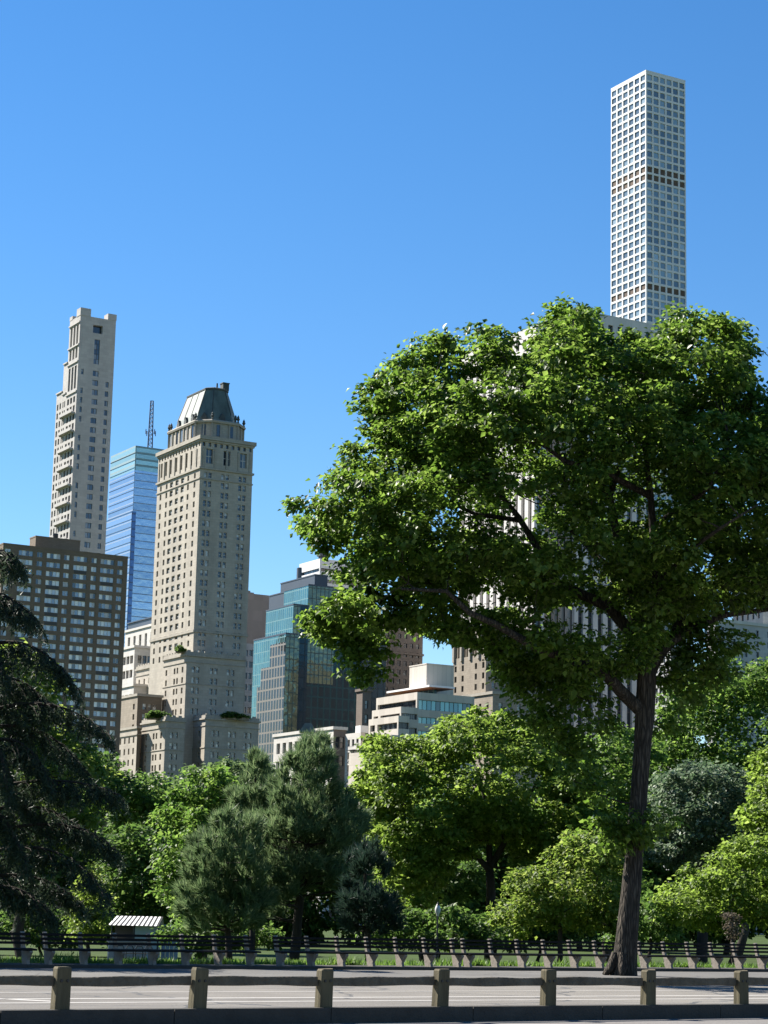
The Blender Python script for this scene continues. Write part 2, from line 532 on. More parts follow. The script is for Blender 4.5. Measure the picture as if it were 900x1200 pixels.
# ------------------------------------------------------------------ ground, road, kerbs, paths
BL, BR = ground(250, 1131, 0.2), ground(866, 1135, 0.2)
UB = (BR - BL).normalized()                     # along the benches
NB = Vector((UB.y, -UB.x, 0))                   # the way the benches face
P0 = ground(66, 1183, 0.12)
P6 = ground(866, 1176.5, 0.12)
UF = (P6 - P0).normalized()                     # along the timber rail
VF = Vector((-UF.y, UF.x, 0))                   # away from the camera
SP = (P6 - P0).length / 6

def bench_q(p):                                 # metres beyond the bench line
    return (Vector((p[0], p[1], 0)) - Vector((BL.x, BL.y, 0))).dot(-NB)

def gz(x, y):
    q = bench_q((x, y))
    return float(np.interp(q, [1.0, 5, 60, 400], [0.13, 0.10, -1.1, -1.2]))

def flat(p, z):
    return Vector((p.x, p.y, z))

m = MB()
prof = [(-4000, -0.6), (-1.2, -0.6), (0.9, 0.13), (5, 0.10), (20, -0.25), (40, -0.75), (60, -1.1), (400, -1.2), (9000, -1.2)]
for (q0, z0), (q1, z1) in zip(prof, prof[1:]):
    a0, a1 = BL - NB * q0, BL - NB * q1
    xs = [-6000, -200, -60, -20, 20, 60, 200, 6000]
    for x0, x1 in zip(xs, xs[1:]):
        m.quad(flat(a0 + UB * x0, z0), flat(a0 + UB * x1, z0), flat(a1 + UB * x1, z1), flat(a1 + UB * x0, z1))
structure(m.build('ground', 'lawn_soil'))

def strip(name, q0, q1, z, mt, x0=-250, x1=250):
    m = MB()
    n = 25
    for k in range(n):
        s0, s1 = x0 + (x1 - x0) * k / n, x0 + (x1 - x0) * (k + 1) / n
        m.quad(flat(P0 + UF * s0 + VF * q0, z), flat(P0 + UF * s1 + VF * q0, z), flat(P0 + UF * s1 + VF * q1, z), flat(P0 + UF * s0 + VF * q1, z))
    return structure(m.build(name, mt))

ROAD_W = 13.0
strip('near_pavement', -60, -0.16, -0.13, 'near_paving')
strip('road', 0.17, ROAD_W, 0.0, 'asphalt')
m = MB()
m2 = MB()
k = -100.0
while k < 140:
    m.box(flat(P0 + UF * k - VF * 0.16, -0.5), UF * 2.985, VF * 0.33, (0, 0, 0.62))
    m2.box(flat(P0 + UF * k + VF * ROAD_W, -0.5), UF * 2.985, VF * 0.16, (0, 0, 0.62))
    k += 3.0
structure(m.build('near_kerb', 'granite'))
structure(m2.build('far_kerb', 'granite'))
m = MB()
for qc, wd in ((0.62, 0.42), (4.6, 0.22), (6.1, 0.26), (8.9, 0.16)):
    m.quad(flat(P0 + UF * -120 + VF * (qc - wd / 2), 0.004), flat(P0 + UF * 150 + VF * (qc - wd / 2), 0.004),
           flat(P0 + UF * 150 + VF * (qc + wd / 2), 0.004), flat(P0 + UF * -120 + VF * (qc + wd / 2), 0.004))
a, b = ground(-30, 1169, 0.004), ground(66, 1173.5, 0.004)
dv = (b - a).normalized()
nv = Vector((-dv.y, dv.x, 0)) * 0.15
m.quad(a - nv, b - nv, b + nv, a + nv)
structure(m.build('road_markings', 'lane_paint'))
# pavement between the far kerb and the benches
m = MB()
xs = np.linspace(-60, 90, 31)
for x0, x1 in zip(xs, xs[1:]):
    def far(x):
        p = P0 + UF * x + VF * (ROAD_W + 0.16)
        t = bench_q(p)
        return p + VF * ((-0.85 - t) / VF.dot(-NB))
    a, b = P0 + UF * x0 + VF * (ROAD_W + 0.16), P0 + UF * x1 + VF * (ROAD_W + 0.16)
    m.quad(flat(a, 0.118), flat(b, 0.118), flat(far(x1), 0.118), flat(far(x0), 0.118))
structure(m.build('far_pavement', 'paving'))
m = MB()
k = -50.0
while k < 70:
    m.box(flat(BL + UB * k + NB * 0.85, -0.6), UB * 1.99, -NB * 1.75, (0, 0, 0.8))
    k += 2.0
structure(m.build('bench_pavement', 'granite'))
# a park path behind the lawn, seen through the bench backs
m = MB()
a = BL - NB * 40
for k in range(-30, 30):
    m.quad(flat(a + UB * k * 4, -0.742), flat(a + UB * (k + 1) * 4, -0.742), flat(a + UB * (k + 1) * 4 - NB * 4, -0.82), flat(a + UB * k * 4 - NB * 4, -0.82))
structure(m.build('park_path', 'paving'))

# ------------------------------------------------------------------ timber guard rail
fence = thing('timber_guard_rail', 'weathered timber post and rail barrier on the granite kerb beside the road', 'fence', P0)
rng = random.Random(3)
PW, PD, PH = 0.245, 0.19, 0.62
for n in range(-2, 10):
    c = P0 + UF * (n * SP) + UF * 0.06
    lean = UF * rng.uniform(0.0, 0.035) + VF * rng.uniform(-0.01, 0.01)
    h = PH + rng.uniform(-0.015, 0.02)
    m = MB()
    # bevelled post: outline rings from foot to chamfered head
    def ring(s, z, off):
        hw, hd, ch = PW / 2 * s, PD / 2 * s, 0.018
        pts = [(-hw + ch, -hd), (hw - ch, -hd), (hw, -hd + ch), (hw, hd - ch), (hw - ch, hd), (-hw + ch, hd), (-hw, hd - ch), (-hw, -hd + ch)]
        return [flat(c, 0.12 + z) + UF * x + VF * y + off for x, y in pts]
    tilt = rng.uniform(-0.02, 0.02)
    rings = [ring(1.03, 0, Vector()), ring(1.0, h * 0.5, lean * 0.5), ring(0.98, h - 0.03, lean), ring(0.86, h, lean)]
    for p in range(8):
        rings[3][p] = rings[3][p] + Vector((0, 0, tilt * (1 if p in (2, 3) else -1 if p in (6, 7) else 0)))
    for r0, r1 in zip(rings, rings[1:]):
        for j in range(8):
            m.quad(r0[j], r0[(j + 1) % 8], r1[(j + 1) % 8], r1[j])
    m.poly(rings[-1])
    post = m.build('post', 'timber', fence)
    for sx in (-0.055, 0.055):
        b = MB()
        bc = flat(c, 0.12 + 0.43) + UF * sx + lean * 0.7
        b.tube([bc - VF * (PD / 2 - 0.004), bc - VF * (PD / 2 + 0.016)], [0.026, 0.022], 8)
        b.build('bolt', 'bolt_iron', post)
for n in range(-2, 9):
    a = P0 + UF * (n * SP) + VF * 0.045 + UF * 0.06
    L = SP
    m = MB()
    N = 12
    ph = rng.uniform(0, 6)
    dz0, dz1 = rng.uniform(-0.01, 0.008), rng.uniform(-0.01, 0.008)
    rows = []
    for k in range(N + 1):
        t = k / N
        x = PW / 2 + 0.004 + (L - PW - 0.008) * t
        wv = 0.003 * math.sin(ph + 4 * t) + 0.002 * math.sin(2 * ph + 13 * t)
        z = 0.12 + 0.42 + dz0 * (1 - t) + dz1 * t + wv
        hh = 0.074 + 0.006 * math.sin(ph + 9 * t)
        o = flat(a + UF * x, 0)
        y = 0.0
        hd = 0.045
        rows.append([o + VF * (y - hd) + Vector((0, 0, z - hh + 0.01)), o + VF * (y - hd) + Vector((0, 0, z + hh - 0.012)), o + VF * (y - hd + 0.015) + Vector((0, 0, z + hh)),
                     o + VF * (y + hd - 0.015) + Vector((0, 0, z + hh)), o + VF * (y + hd) + Vector((0, 0, z + hh - 0.012)), o + VF * (y + hd) + Vector((0, 0, z - hh + 0.01)), o + VF * y + Vector((0, 0, z - hh))])
    for r0, r1 in zip(rows, rows[1:]):
        for j in range(7):
            m.quad(r0[j], r0[(j + 1) % 7], r1[(j + 1) % 7], r1[j])
    m.poly(rows[0])
    m.poly(rows[-1][::-1])
    m.build('rail', 'rail_timber', fence)

# ------------------------------------------------------------------ benches: concrete supports, dark slats
BSP, BN = 1.03, 7
def make_bench():
    """local frame: x along the bench, -y the way it faces, z up; slats start before the first support"""
    root = bpy.data.objects.new('park_bench', None)
    COL.objects.link(root)
    # profile of a support in (y, z): foot, waist, seat bracket, raked back
    prof = [(-0.30, 0.0), (-0.02, 0.0), (0.02, 0.10), (0.05, 0.30), (0.13, 0.52), (0.205, 0.90), (0.215, 0.945), (0.19, 0.965), (0.15, 0.965), (0.115, 0.945),
            (0.10, 0.88), (0.02, 0.52), (-0.03, 0.425), (-0.42, 0.40), (-0.44, 0.36), (-0.40, 0.31), (-0.31, 0.20), (-0.27, 0.12)]
    prof = [(y, z * .86) for y, z in prof]
    for k in range(BN):
        m = MB()
        x0, x1 = k * BSP - 0.045, k * BSP + 0.045
        A = [Vector((x0, y, z)) for y, z in prof]
        B = [Vector((x1, y, z)) for y, z in prof]
        m.poly(A[::-1])
        m.poly(B)
        for j in range(len(prof)):
            j2 = (j + 1) % len(prof)
            m.quad(A[j], A[j2], B[j2], B[j])
        m.build('support', 'bench_concrete', root)
    x0, LL = -0.17, BSP * (BN - 1) + 0.34
    m = MB()
    for z, y in ((0.735, 0.06), (0.625, 0.033), (0.515, 0.005)):      # three back slats fixed in front of the supports
        d = Vector((0, 0.21, 0.978)).normalized()
        o = Vector((x0, y, z)) + Vector((0, -0.032, 0))
        m.box(o, (LL, 0, 0), (0, 0.034, -0.007), d * 0.062)
    m.build('backrest', 'bench_wood', root)
    m = MB()
    for y in (-0.435, -0.335, -0.235, -0.135):
        z = 0.348 + (y + 0.42) * 0.055
        m.box((x0, y, z), (LL, 0, 0), (0, 0.08, 0.005), (0, 0, 0.045))
    m.build('seat', 'bench_wood', root)
    return root

bench0 = make_bench()
bench_labels = ['dark slatted park bench under the drooping conifer, its end cut by the frame',
                'dark slatted park bench in tree shade before the striped-roof kiosk',
                'dark slatted bench half shaded, its far end against the narrow bench gap',
                'sunlit slatted park bench running from the bench gap to the leaning trunk',
                'sunlit slatted park bench right of the leaning trunk']
for i, t0 in enumerate((-11.9, -5.08, 2.09, 8.68, 15.68)):
    if i == 0:
        b = bench0
    else:
        b = bench0.copy()
        COL.objects.link(b)
        for ch in bench0.children:
            c = ch.copy()
            COL.objects.link(c)
            c.parent = b
    b.location = flat(BL + UB * t0, 0.2)
    b.rotation_euler.z = math.atan2(UB.y, UB.x)
    tag(b, bench_labels[i], 'bench', 'park benches in a row along the pavement')

# ------------------------------------------------------------------ grass and weeds behind the benches
N = 60000
xx = RNG.uniform(-30, 45, N)
qq = 0.95 + RNG.random(N) ** 2.2 * 14
keep = np.ones(N, bool)
nx = np.interp(qq, [1.0, 5, 60], [0.13, 0.10, -1.1])
px_ = BL.x + UB.x * xx - NB.x * qq
py_ = BL.y + UB.y * xx - NB.y * qq
clump = 0.6 + 0.4 * np.sin(xx * 2.1) * np.sin(xx * 0.7 + 1.3) + 0.3 * np.sin(qq * 3 + xx)
h = (0.08 + 0.13 * RNG.random(N)) * np.clip(clump, 0.35, 1.2)
h *= np.where(qq < 2.2, 1.7, 1.0)
an = RNG.uniform(0, 2 * np.pi, N)
lean = RNG.uniform(0.1, 0.7, N) * h
wd = 0.022 + 0.03 * RNG.random(N)
base = np.stack([px_, py_, nx - 0.01], 1)
sd = np.stack([np.cos(an), np.sin(an), 0 * an], 1) * wd[:, None]
ld = np.stack([-np.sin(an), np.cos(an), 0 * an], 1) * lean[:, None]
tip = base + ld + np.stack([0 * h, 0 * h, h], 1)

def np_mesh(name, V, per, matname, faces=None):
    """mesh of equal little faces: V is (N, per, 3); faces = index lists inside one element"""
    n = len(V)
    faces = faces or [tuple(range(per))]
    me = bpy.data.meshes.new(name)
    k = len(faces)
    fl = len(faces[0])
    me.vertices.add(n * per)
    me.vertices.foreach_set('co', np.ascontiguousarray(V, dtype=np.float32).ravel())
    idx = (np.arange(n)[:, None, None] * per + np.array(faces)[None]).astype(np.int32).ravel()
    me.loops.add(len(idx))
    me.loops.foreach_set('vertex_index', idx)
    me.polygons.add(n * k)
    me.polygons.foreach_set('loop_start', np.arange(0, n * k * fl, fl, dtype=np.int32))
    me.materials.append(MATS[matname])
    me.update(calc_edges=True)
    return me

structure(link('grass', np_mesh('grass', np.stack([base - sd, base + sd, tip], 1), 3, 'grass_blade')), 'stuff')

# ------------------------------------------------------------------ kiosk, low wall, rack, lamps beyond the lawn
KY = 118.0
def kz(px, py): return at(px, py, KY)
kg = gz(at(158, 1085, KY).x, KY)
k0, k1 = kz(131, 1084), kz(184, 1084)
kiosk = thing('kiosk', 'small park kiosk with a black and white striped sloping roof', 'kiosk', flat(k0, kg))
xa, xb, ze, zr = k0.x, k1.x, k0.z, kz(150, 1073.5).z
m = MB()
nS = 11
off = (kz(139, 1074).x - kz(129, 1084).x)
ovl = kz(128, 1084).x
W = kz(187, 1084).x - ovl
for k in range(nS * 2):
    s0, s1 = ovl + W * k / (nS * 2), ovl + W * (k + 1) / (nS * 2)
    o2 = off if True else 0
    m.quad((s0, KY - 0.5, ze), (s1, KY - 0.5, ze), (s1 * 0.93 + (ovl + W / 2) * 0.07 + off * 0.35, KY + 1.2, zr), (s0 * 0.93 + (ovl + W / 2) * 0.07 + off * 0.35, KY + 1.2, zr), k % 2)
roof = m.build('roof', ['awning_white', 'awning_dark'], kiosk)
m = MB()
m.quad((ovl, KY - 0.5, ze), (ovl + W, KY - 0.5, ze), (ovl + W, KY + 2.6, ze - 0.001), (ovl, KY + 2.6, ze - 0.001))
m.quad((ovl + W, KY + 2.6, ze), (ovl, KY + 2.6, ze), (ovl + W * .04 + off * .35, KY + 1.21, zr), (ovl + W * .96 + off * .35, KY + 1.21, zr))
m.quad((ovl + W, KY - 0.5, ze), (ovl + W, KY + 2.6, ze), (ovl + W * .96 + off * .35, KY + 1.21, zr), (ovl + W * .965 + off * .35, KY + 1.2, zr))
m.build('gable', 'low_wall_stone', roof)
m = MB()
xm = kz(158, 1090).x
m.box((xm, KY + 0.1, kg - 0.1), (xb - xm, 0, 0), (0, 2.2, 0), (0, 0, ze - kg + 0.09))
m.build('wall', 'panel_blue', kiosk)
m = MB()
m.box((xa + .1, KY + 0.7, kg - 0.1), (xm - xa - .12, 0, 0), (0, 1.6, 0), (0, 0, ze - kg + 0.09))
m.build('counter_back', 'dark_metal', kiosk)
m = MB()
m.box((xa + .1, KY - 0.1, kg - 0.1), (xm - xa - .15, 0, 0), (0, 0.5, 0), (0, 0, 1.05))
m.build('counter', 'low_wall_stone', kiosk)
for x in (xa + 0.05, xm - 0.02, xb + 0.1):
    m = MB()
    m.tube([(x, KY - 0.3, kg - 0.1), (x, KY - 0.3, ze - 0.005)], [0.045, 0.045], 8)
    m.build('post', 'dark_metal', kiosk)
m = MB()
a, b = kz(188, 1083.5), kz(208, 1083.5)
for k in range(4):
    s0, s1 = a.x + (b.x - a.x) * k / 4, a.x + (b.x - a.x) * (k + 1) / 4 - 0.02
    m.box((s0, KY + 1.0, kg - 0.1), (s1 - s0, 0, 0), (0, 0.06, 0), (0, 0, a.z - kg + 0.1))
    m.box((s0 + 0.05, KY + 0.97, kg + .3), (s1 - s0 - .1, 0, 0), (0, 0.03, 0), (0, 0, 0.06))
tag(m.build('panel_fence', 'panel_blue'), 'pale blue panel fence joined to the end of the striped kiosk', 'fence')
WY = 104.0
a, b = at(128, 1101, WY), at(171, 1101, WY)
wg = gz(a.x, WY)
m = MB()
m.box((a.x, WY, wg - 0.2), (b.x - a.x, 0.6, 0), (-0.1, 0.35, 0), (0, 0, a.z - wg + 0.1))
m.box((a.x - .05, WY - .04, a.z - 0.1), (b.x - a.x + .1, 0.6, 0), (-0.12, 0.43, 0), (0, 0, 0.1))
tag(m.build('low_wall', 'low_wall_stone'), 'low pale stone wall seen through the bench backs before the kiosk', 'wall')
m = MB()
RY = 96.0
a = at(137, 1108, RY)
rg = gz(a.x, RY)
for k in range(4):
    x = a.x + k * 0.42
    m.tube([(x, RY, rg - .1), (x, RY, a.z - 0.12), (x + 0.06, RY, a.z), (x + 0.26, RY, a.z), (x + 0.32, RY, a.z - .12), (x + 0.32, RY, rg - .1)], [0.025] * 6, 6)
m.tube([(a.x - .1, RY + .04, rg + 0.3), (a.x + 1.7, RY + .04, rg + .3)], [0.02, 0.02], 6)
tag(m.build('bicycle_rack', 'dark_metal'), 'dark hooped bicycle rack on the grass in front of the low stone wall', 'bike rack')

def lamp(px, py, Y, twin, label):
    p = at(px, py, Y)
    g = gz(p.x, Y)
    t = thing('street_lamp', label, 'street lamp', (p.x, Y, g))
    m = MB()
    m.tube([(p.x, Y, g - .2), (p.x, Y, g + .5), (p.x, Y, g + .55), (p.x, Y, p.z - 0.1)], [0.13, 0.12, 0.07, 0.05] if twin else [.09, .08, .045, .035], 10)
    m.build('pole', 'dark_metal', t)
    if twin:
        for s in (-1, 1):
            m = MB()
            m.tube([(p.x, Y, p.z - 0.25), (p.x + s * .5, Y, p.z - .02), (p.x + s * 0.95, Y, p.z)], [0.05, 0.045, 0.04], 6)
            arm = m.build('arm', 'dark_metal', t)
            m = MB()
            m.box((p.x + s * 0.95 - 0.42, Y - 0.2, p.z - 0.06), (0.84, 0, 0), (0, 0.4, 0), (0, 0, 0.05))
            m.box((p.x + s * 0.95 - 0.34, Y - 0.15, p.z - 0.01), (0.68, 0, 0), (0, 0.3, 0), (0, 0, 0.12))
            m.build('lamp_head', 'lamp_globe', arm)
    else:
        m = MB()
        hts = [(0.05, -0.1), (0.07, 0.0), (0.12, 0.08), (0.14, 0.2), (0.12, 0.3), (0.08, 0.38), (0.03, 0.44)]
        m.tube([(p.x, Y, p.z + z) for r, z in hts], [r for r, z in hts], 12)
        m.build('globe', 'lamp_globe', t, True)
        m = MB()
        m.tube([(p.x, Y, p.z + .39), (p.x, Y, p.z + .45), (p.x, Y, p.z + .55)], [0.09, 0.05, 0.01], 10)
        m.build('cap', 'dark_metal', t)
lamp(513, 1071, 100, False, 'lamp post with a pale acorn globe before the dark trees')
lamp(171, 949, 168, True, 'tall twin-armed street lamp standing among the trees below the stone hotel')
# ------------------------------------------------------------------ the city: every block stands on one street grid
E1 = Vector((math.cos(RAD(30)), math.sin(RAD(30)), 0))       # along the avenue
E2 = Vector((-E1.y, E1.x, 0))                                 # along the side streets
N1, N2 = -E2, -E1                                             # outward normals of the avenue face and the street face
ZUP = Vector((0, 0, 1))

class Blk:
    """box with its near top corner at photo column/row (cx, yt), Y metres away; street face ends at column xl, avenue face at xr"""
    def __init__(s, cx, yt, Y, xl, xr, zb=-3.0):
        s.C = at(cx, yt, Y)
        s.L, s.R = len_to(s.C, E2, xl), len_to(s.C, E1, xr)
        s.z0, s.z1, s.Y = zb, s.C.z, Y
        s.B = Vector((s.C.x, s.C.y, 0))

    def side(s, which):
        """(origin at the lower left corner, unit along the wall, outward normal, width)"""
        if which == 'L':
            return s.B + E2 * s.L, -E2, N2, s.L
        return s.B, E1, N1, s.R

    def z_at(s, py):
        return at(proj(s.C)[0], py, s.Y).z

    def band(s, mb, z0, z1, out, mi=0):
        o = s.B - E1 * out - E2 * out
        mb.box(o + ZUP * z0, E1 * (s.R + 2 * out), E2 * (s.L + 2 * out), ZUP * (z1 - z0), mi)

    def u_px(s, which, px):
        O, U, N, W = s.side(which)
        return len_to(O + ZUP * s.z1, U, px)

class Building:
    def __init__(s, name, label, cat, loc):
        s.root = thing(name, label, cat, loc)
        s.wall, s.wins, s.mats, s.cache = MB(), [], [], {}

    def mi(s, m):
        if m not in s.mats:
            s.mats.append(m)
        return s.mats.index(m)

    def panel(s, b, which, u0, u1, z0, z1, m, out=0.0):
        O, U, N, W = b.side(which)
        O = O + N * out
        s.wall.quad(O + U * u0 + ZUP * z0, O + U * u1 + ZUP * z0, O + U * u1 + ZUP * z1, O + U * u0 + ZUP * z1, s.mi(m), [(u0, z0), (u1, z0), (u1, z1), (u0, z1)])

    def facade(s, b, which, m, cols=(), rows=(), style=None, dep=0.3, skip=None, u0=0.0, u1=None, z0=None, z1=None, pick=None):
        """wall with real openings; cols / rows are (start, end) in metres"""
        O, U, N, W = b.side(which)
        u1 = W if u1 is None else u1
        z0 = b.z0 if z0 is None else z0
        z1 = b.z1 if z1 is None else z1
        cols = sorted([c for c in cols if c[0] > u0 + 0.05 and c[1] < u1 - 0.05])
        rows = sorted([r for r in rows if r[0] > z0 + 0.05 and r[1] < z1 - 0.05])
        i = s.mi(m)
        q = s.wall.quad
        def P(u, z, d=0.0): return O + U * u + ZUP * z - N * d
        def W4(a, c, e, f):
            q(P(a, e), P(c, e), P(c, f), P(a, f), i, [(a, e), (c, e), (c, f), (a, f)])
        z = z0
        ang = math.atan2(U.y, U.x)
        for k, (ra, rb) in enumerate(rows):
            if ra > z:
                W4(u0, u1, z, ra)
            u = u0
            for j, (ca, cb) in enumerate(cols):
                if skip and skip(j, k, len(rows)):
                    continue
                W4(u, ca, ra, rb)
                D = dep + 0.08
                q(P(ca, ra), P(ca, ra, D), P(ca, rb, D), P(ca, rb), i, [(0, 0), (D, 0), (D, 1), (0, 1)])
                q(P(cb, ra, D), P(cb, ra), P(cb, rb), P(cb, rb, D), i, [(0, 0), (D, 0), (D, 1), (0, 1)])
                q(P(ca, ra), P(cb, ra), P(cb, ra, D), P(ca, ra, D), i, [(0, 0), (1, 0), (1, D), (0, D)])
                q(P(ca, rb, D), P(cb, rb, D), P(cb, rb), P(ca, rb), i, [(0, 0), (1, 0), (1, D), (0, D)])
                st = pick(j, k, len(rows)) if pick else style
                p = P((ca + cb) / 2, ra, dep)
                s.wins.append((p, ang, round(cb - ca, 2), round(rb - ra, 2), st))
                u = cb
            W4(u, u1, ra, rb)
            z = rb
        W4(u0, u1, z, z1)

    def close(s, b, m, roof='roof_gravel'):
        """the two far walls and the flat roof"""
        i = s.mi(m)
        a, c, d, e = b.B, b.B + E1 * b.R, b.B + E1 * b.R + E2 * b.L, b.B + E2 * b.L
        for p, r, n in ((c, d, b.L), (d, e, b.R)):
            s.wall.quad(p + ZUP * b.z0, r + ZUP * b.z0, r + ZUP * b.z1, p + ZUP * b.z1, i, [(0, b.z0), (n, b.z0), (n, b.z1), (0, b.z1)])
        s.wall.quad(*[x + ZUP * b.z1 for x in (a, c, d, e)], s.mi(roof), [(0, 0), (b.R, 0), (b.R, b.L), (0, b.L)])

    def template(s, w, h, st):
        key = (w, h, st)
        if key not in s.cache:
            frame, pane, nx, ny, fw = st
            m = MB()
            iw, ih = w - fw, h - fw
            if frame:
                xs = [-w / 2 + (w * k) / nx for k in range(nx + 1)]
                zs = [h * k / ny for k in range(ny + 1)]
                t = fw / 2
                for x in xs:
                    m.quad((max(x - t, -w / 2), 0, 0), (min(x + t, w / 2), 0, 0), (min(x + t, w / 2), 0, h), (max(x - t, -w / 2), 0, h), 0)
                for z in zs:
                    for a, c in zip(xs, xs[1:]):
                        aa, cc = a + t, c - t
                        m.quad((aa, 0, max(z - t, 0)), (cc, 0, max(z - t, 0)), (cc, 0, min(z + t, h)), (aa, 0, min(z + t, h)), 0)
            for k in range(nx):
                for l in range(ny):
                    x0, x1, z0, z1 = -w / 2 + w * k / nx, -w / 2 + w * (k + 1) / nx, h * l / ny, h * (l + 1) / ny
                    m.quad((x0, 0.06, z0), (x1, 0.06, z0), (x1, 0.06, z1), (x0, 0.06, z1), 1)
            s.cache[key] = (m, m.mesh('window', [frame or pane, pane]))
        return s.cache[key]

    def finish(s, limit=96):
        s.wall.build('wall', s.mats, s.root)
        def score(wn):
            p, ang, w, h, st = wn
            x, y = proj(p)
            inside = -5 < x < 905 and -5 < y < 925
            hidden = 400 < x < 900 and y > 470
            return (not inside, hidden, -w * h / p.y ** 2)
        s.wins.sort(key=score)
        for p, ang, w, h, st in s.wins[:limit]:
            mb, me = s.template(w, h, st)
            o = bpy.data.objects.new('window', me)
            COL.objects.link(o)
            o.parent = s.root
            o.location = p - s.root.location
            o.rotation_euler.z = ang
        rest = s.wins[limit:]
        if rest:
            m = MB()
            mats = []
            for p, ang, w, h, st in rest:
                t, me = s.template(w, h, st)
                names = [st[0] or st[1], st[1]]
                for n in names:
                    if n not in mats:
                        mats.append(n)
                ca, sa = math.cos(ang), math.sin(ang)
                b0 = len(m.v)
                m.v += [(p.x + x * ca - y * sa, p.y + x * sa + y * ca, p.z + z) for x, y, z in t.v]
                m.f += [tuple(b0 + i for i in f) for f in t.f]
                m.m += [mats.index(names[i]) for i in t.m]
                m.uv += t.uv
            o = m.build('window', mats, s.root)
            o['kind'] = 'stuff'

    def part(s, name, mb, mats, smooth=False):
        return mb.build(name, mats, s.root, smooth)

def even(W, n, w, m0=0.0, m1=None):
    m1 = m0 if m1 is None else m1
    p = (W - m0 - m1) / n
    return [(m0 + p * (k + .5) - w / 2, m0 + p * (k + .5) + w / 2) for k in range(n)]

def cen(W, fr, w, off=0.0):
    return [(W * f + off - w / 2, W * f + off + w / 2) for f in fr]

def rows_down(zt, first, pitch, h, zmin):
    out, k = [], 0
    while zt - first - pitch * k - h / 2 > zmin:
        c = zt - first - pitch * k
        out.append((c - h / 2, c + h / 2))
        k += 1
    return out

def low(Y, py=930):
    return at(450, py, Y).z

HOTEL = ('window_frame_pale', 'pane_hotel', 1, 2, 0.14)
DARKW = ('window_frame_dark', 'pane_dark', 1, 2, 0.16)

# ---- the stone hotel tower with a copper mansard
T = Blk(236, 511, 631, 186, 297)
H = Building('hotel_tower', 'tall tan stone hotel tower with a green copper mansard roof, sunlit on its left face', 'tower', (T.C.x, T.C.y, 0))
zl = T.z_at(768)
Lc = cen(T.L, (.09, .23), 1.3) + cen(T.L, (.345, .475, .605), 2.3) + cen(T.L, (.735, .885), 1.3)
Rc = cen(T.R, (.15, .48, .81), 1.05, -.75) + cen(T.R, (.15, .48, .81), 1.05, .75)
rw = rows_down(T.z1, 14.6, 3.05, 1.8, zl - 3)
tall = [(T.z1 - 8.2, T.z1 - 3.6)]
fri = [(T.z1 - 2.9, T.z1 - 1.7)]
FRZ = (None, 'pane_dark', 1, 1, 0)
H.facade(T, 'L', 'limestone', even(T.L, 15, 1.0), fri, FRZ, .5, z0=T.z1 - 3.3)
H.facade(T, 'R', 'limestone', even(T.R, 9, .9), fri, FRZ, .5, z0=T.z1 - 3.3)
mezz = [(T.z1 - 12.6, T.z1 - 11.0)]
H.facade(T, 'L', 'limestone', cen(T.L, (.09, .2, .31, .44, .56, .68, .79, .9), 1.35), tall, ('window_frame_dark', 'pane_dark', 1, 3, .16), 0.6, z0=T.z1 - 10, z1=T.z1 - 3.3)
H.facade(T, 'L', 'limestone', Lc, rw + mezz, None, 0.35, z1=T.z1 - 10, pick=lambda j, k, n: ('window_frame_pale', 'pane_hotel', 2 if 2 <= j <= 4 else 1, 2, .15))
H.facade(T, 'R', 'limestone', cen(T.R, (.17, .5, .82), 2.3), tall, ('window_frame_pale', 'pane_dark', 2, 2, .2), 0.6, z0=T.z1 - 10, z1=T.z1 - 3.3)
H.facade(T, 'R', 'limestone', Rc, rw + mezz, HOTEL, 0.35, z1=T.z1 - 10)
H.close(T, 'limestone')
cm = MB()
T.band(cm, T.z1 - 0.9, T.z1 + 0.25, 0.75)
T.band(cm, T.z1 - 1.5, T.z1 - 0.95, 0.35)
T.band(cm, T.z1 - 10.1, T.z1 - 9.5, 0.45)
T.band(cm, T.z1 - 13.2, T.z1 - 12.85, 0.25)
T.band(cm, T.z1 - 60.3, T.z1 - 59.6, 0.3)
for which, n in (('L', 16), ('R', 9)):                       # blind arches and pilaster heads under the cornice
    O, U, N, W = T.side(which)
    for k in range(n):
        u = W * (k + .5) / n
        p = O + U * (u - .3) + ZUP * (T.z1 - 9.4)
        if k % 2 == 0:
            cm.box(p, N * 0.22, U * 0.6, ZUP * 6.0)
# crown: octagonal storey, cornice, mansard
ctr = T.B + E1 * T.R / 2 + E2 * T.L / 2
def octo(a, b, c, z):
    pts = [(-a + c, -b), (a - c, -b), (a, -b + c), (a, b - c), (a - c, b), (-a + c, b), (-a, b - c), (-a, -b + c)]
    return [ctr + E1 * x + E2 * y + ZUP * z for x, y in pts]
def loft(mb, rings, mi=0, capmi=None):
    for r0, r1 in zip(rings, rings[1:]):
        for j in range(8):
            a, b2 = r0[j], r0[(j + 1) % 8]
            W = (b2 - a).length
            mb.quad(a, b2, r1[(j + 1) % 8], r1[j], mi, [(0, a.z), (W, a.z), (W, r1[j].z), (0, r1[j].z)])
    mb.poly(rings[-1], mi if capmi is None else capmi)
A, Bh = T.R / 2 - .7, T.L / 2 - 2.2
zc = T.z1
cr_ = MB()
loft(cr_, [octo(A, Bh, 3.9, zc), octo(A, Bh, 3.9, zc + 5.6)])
H.part('crown_storey', cr_, 'ornate_stone')
ccm = MB()
loft(ccm, [octo(A + .5, Bh + .5, 4.0, zc + 5.3), octo(A + .7, Bh + .7, 4.1, zc + 5.9), octo(A + .4, Bh + .4, 4.0, zc + 6.3)])
loft(ccm, [octo(A + .25, Bh + .25, 3.95, zc + .2), octo(A + .25, Bh + .25, 3.95, zc + .9)])
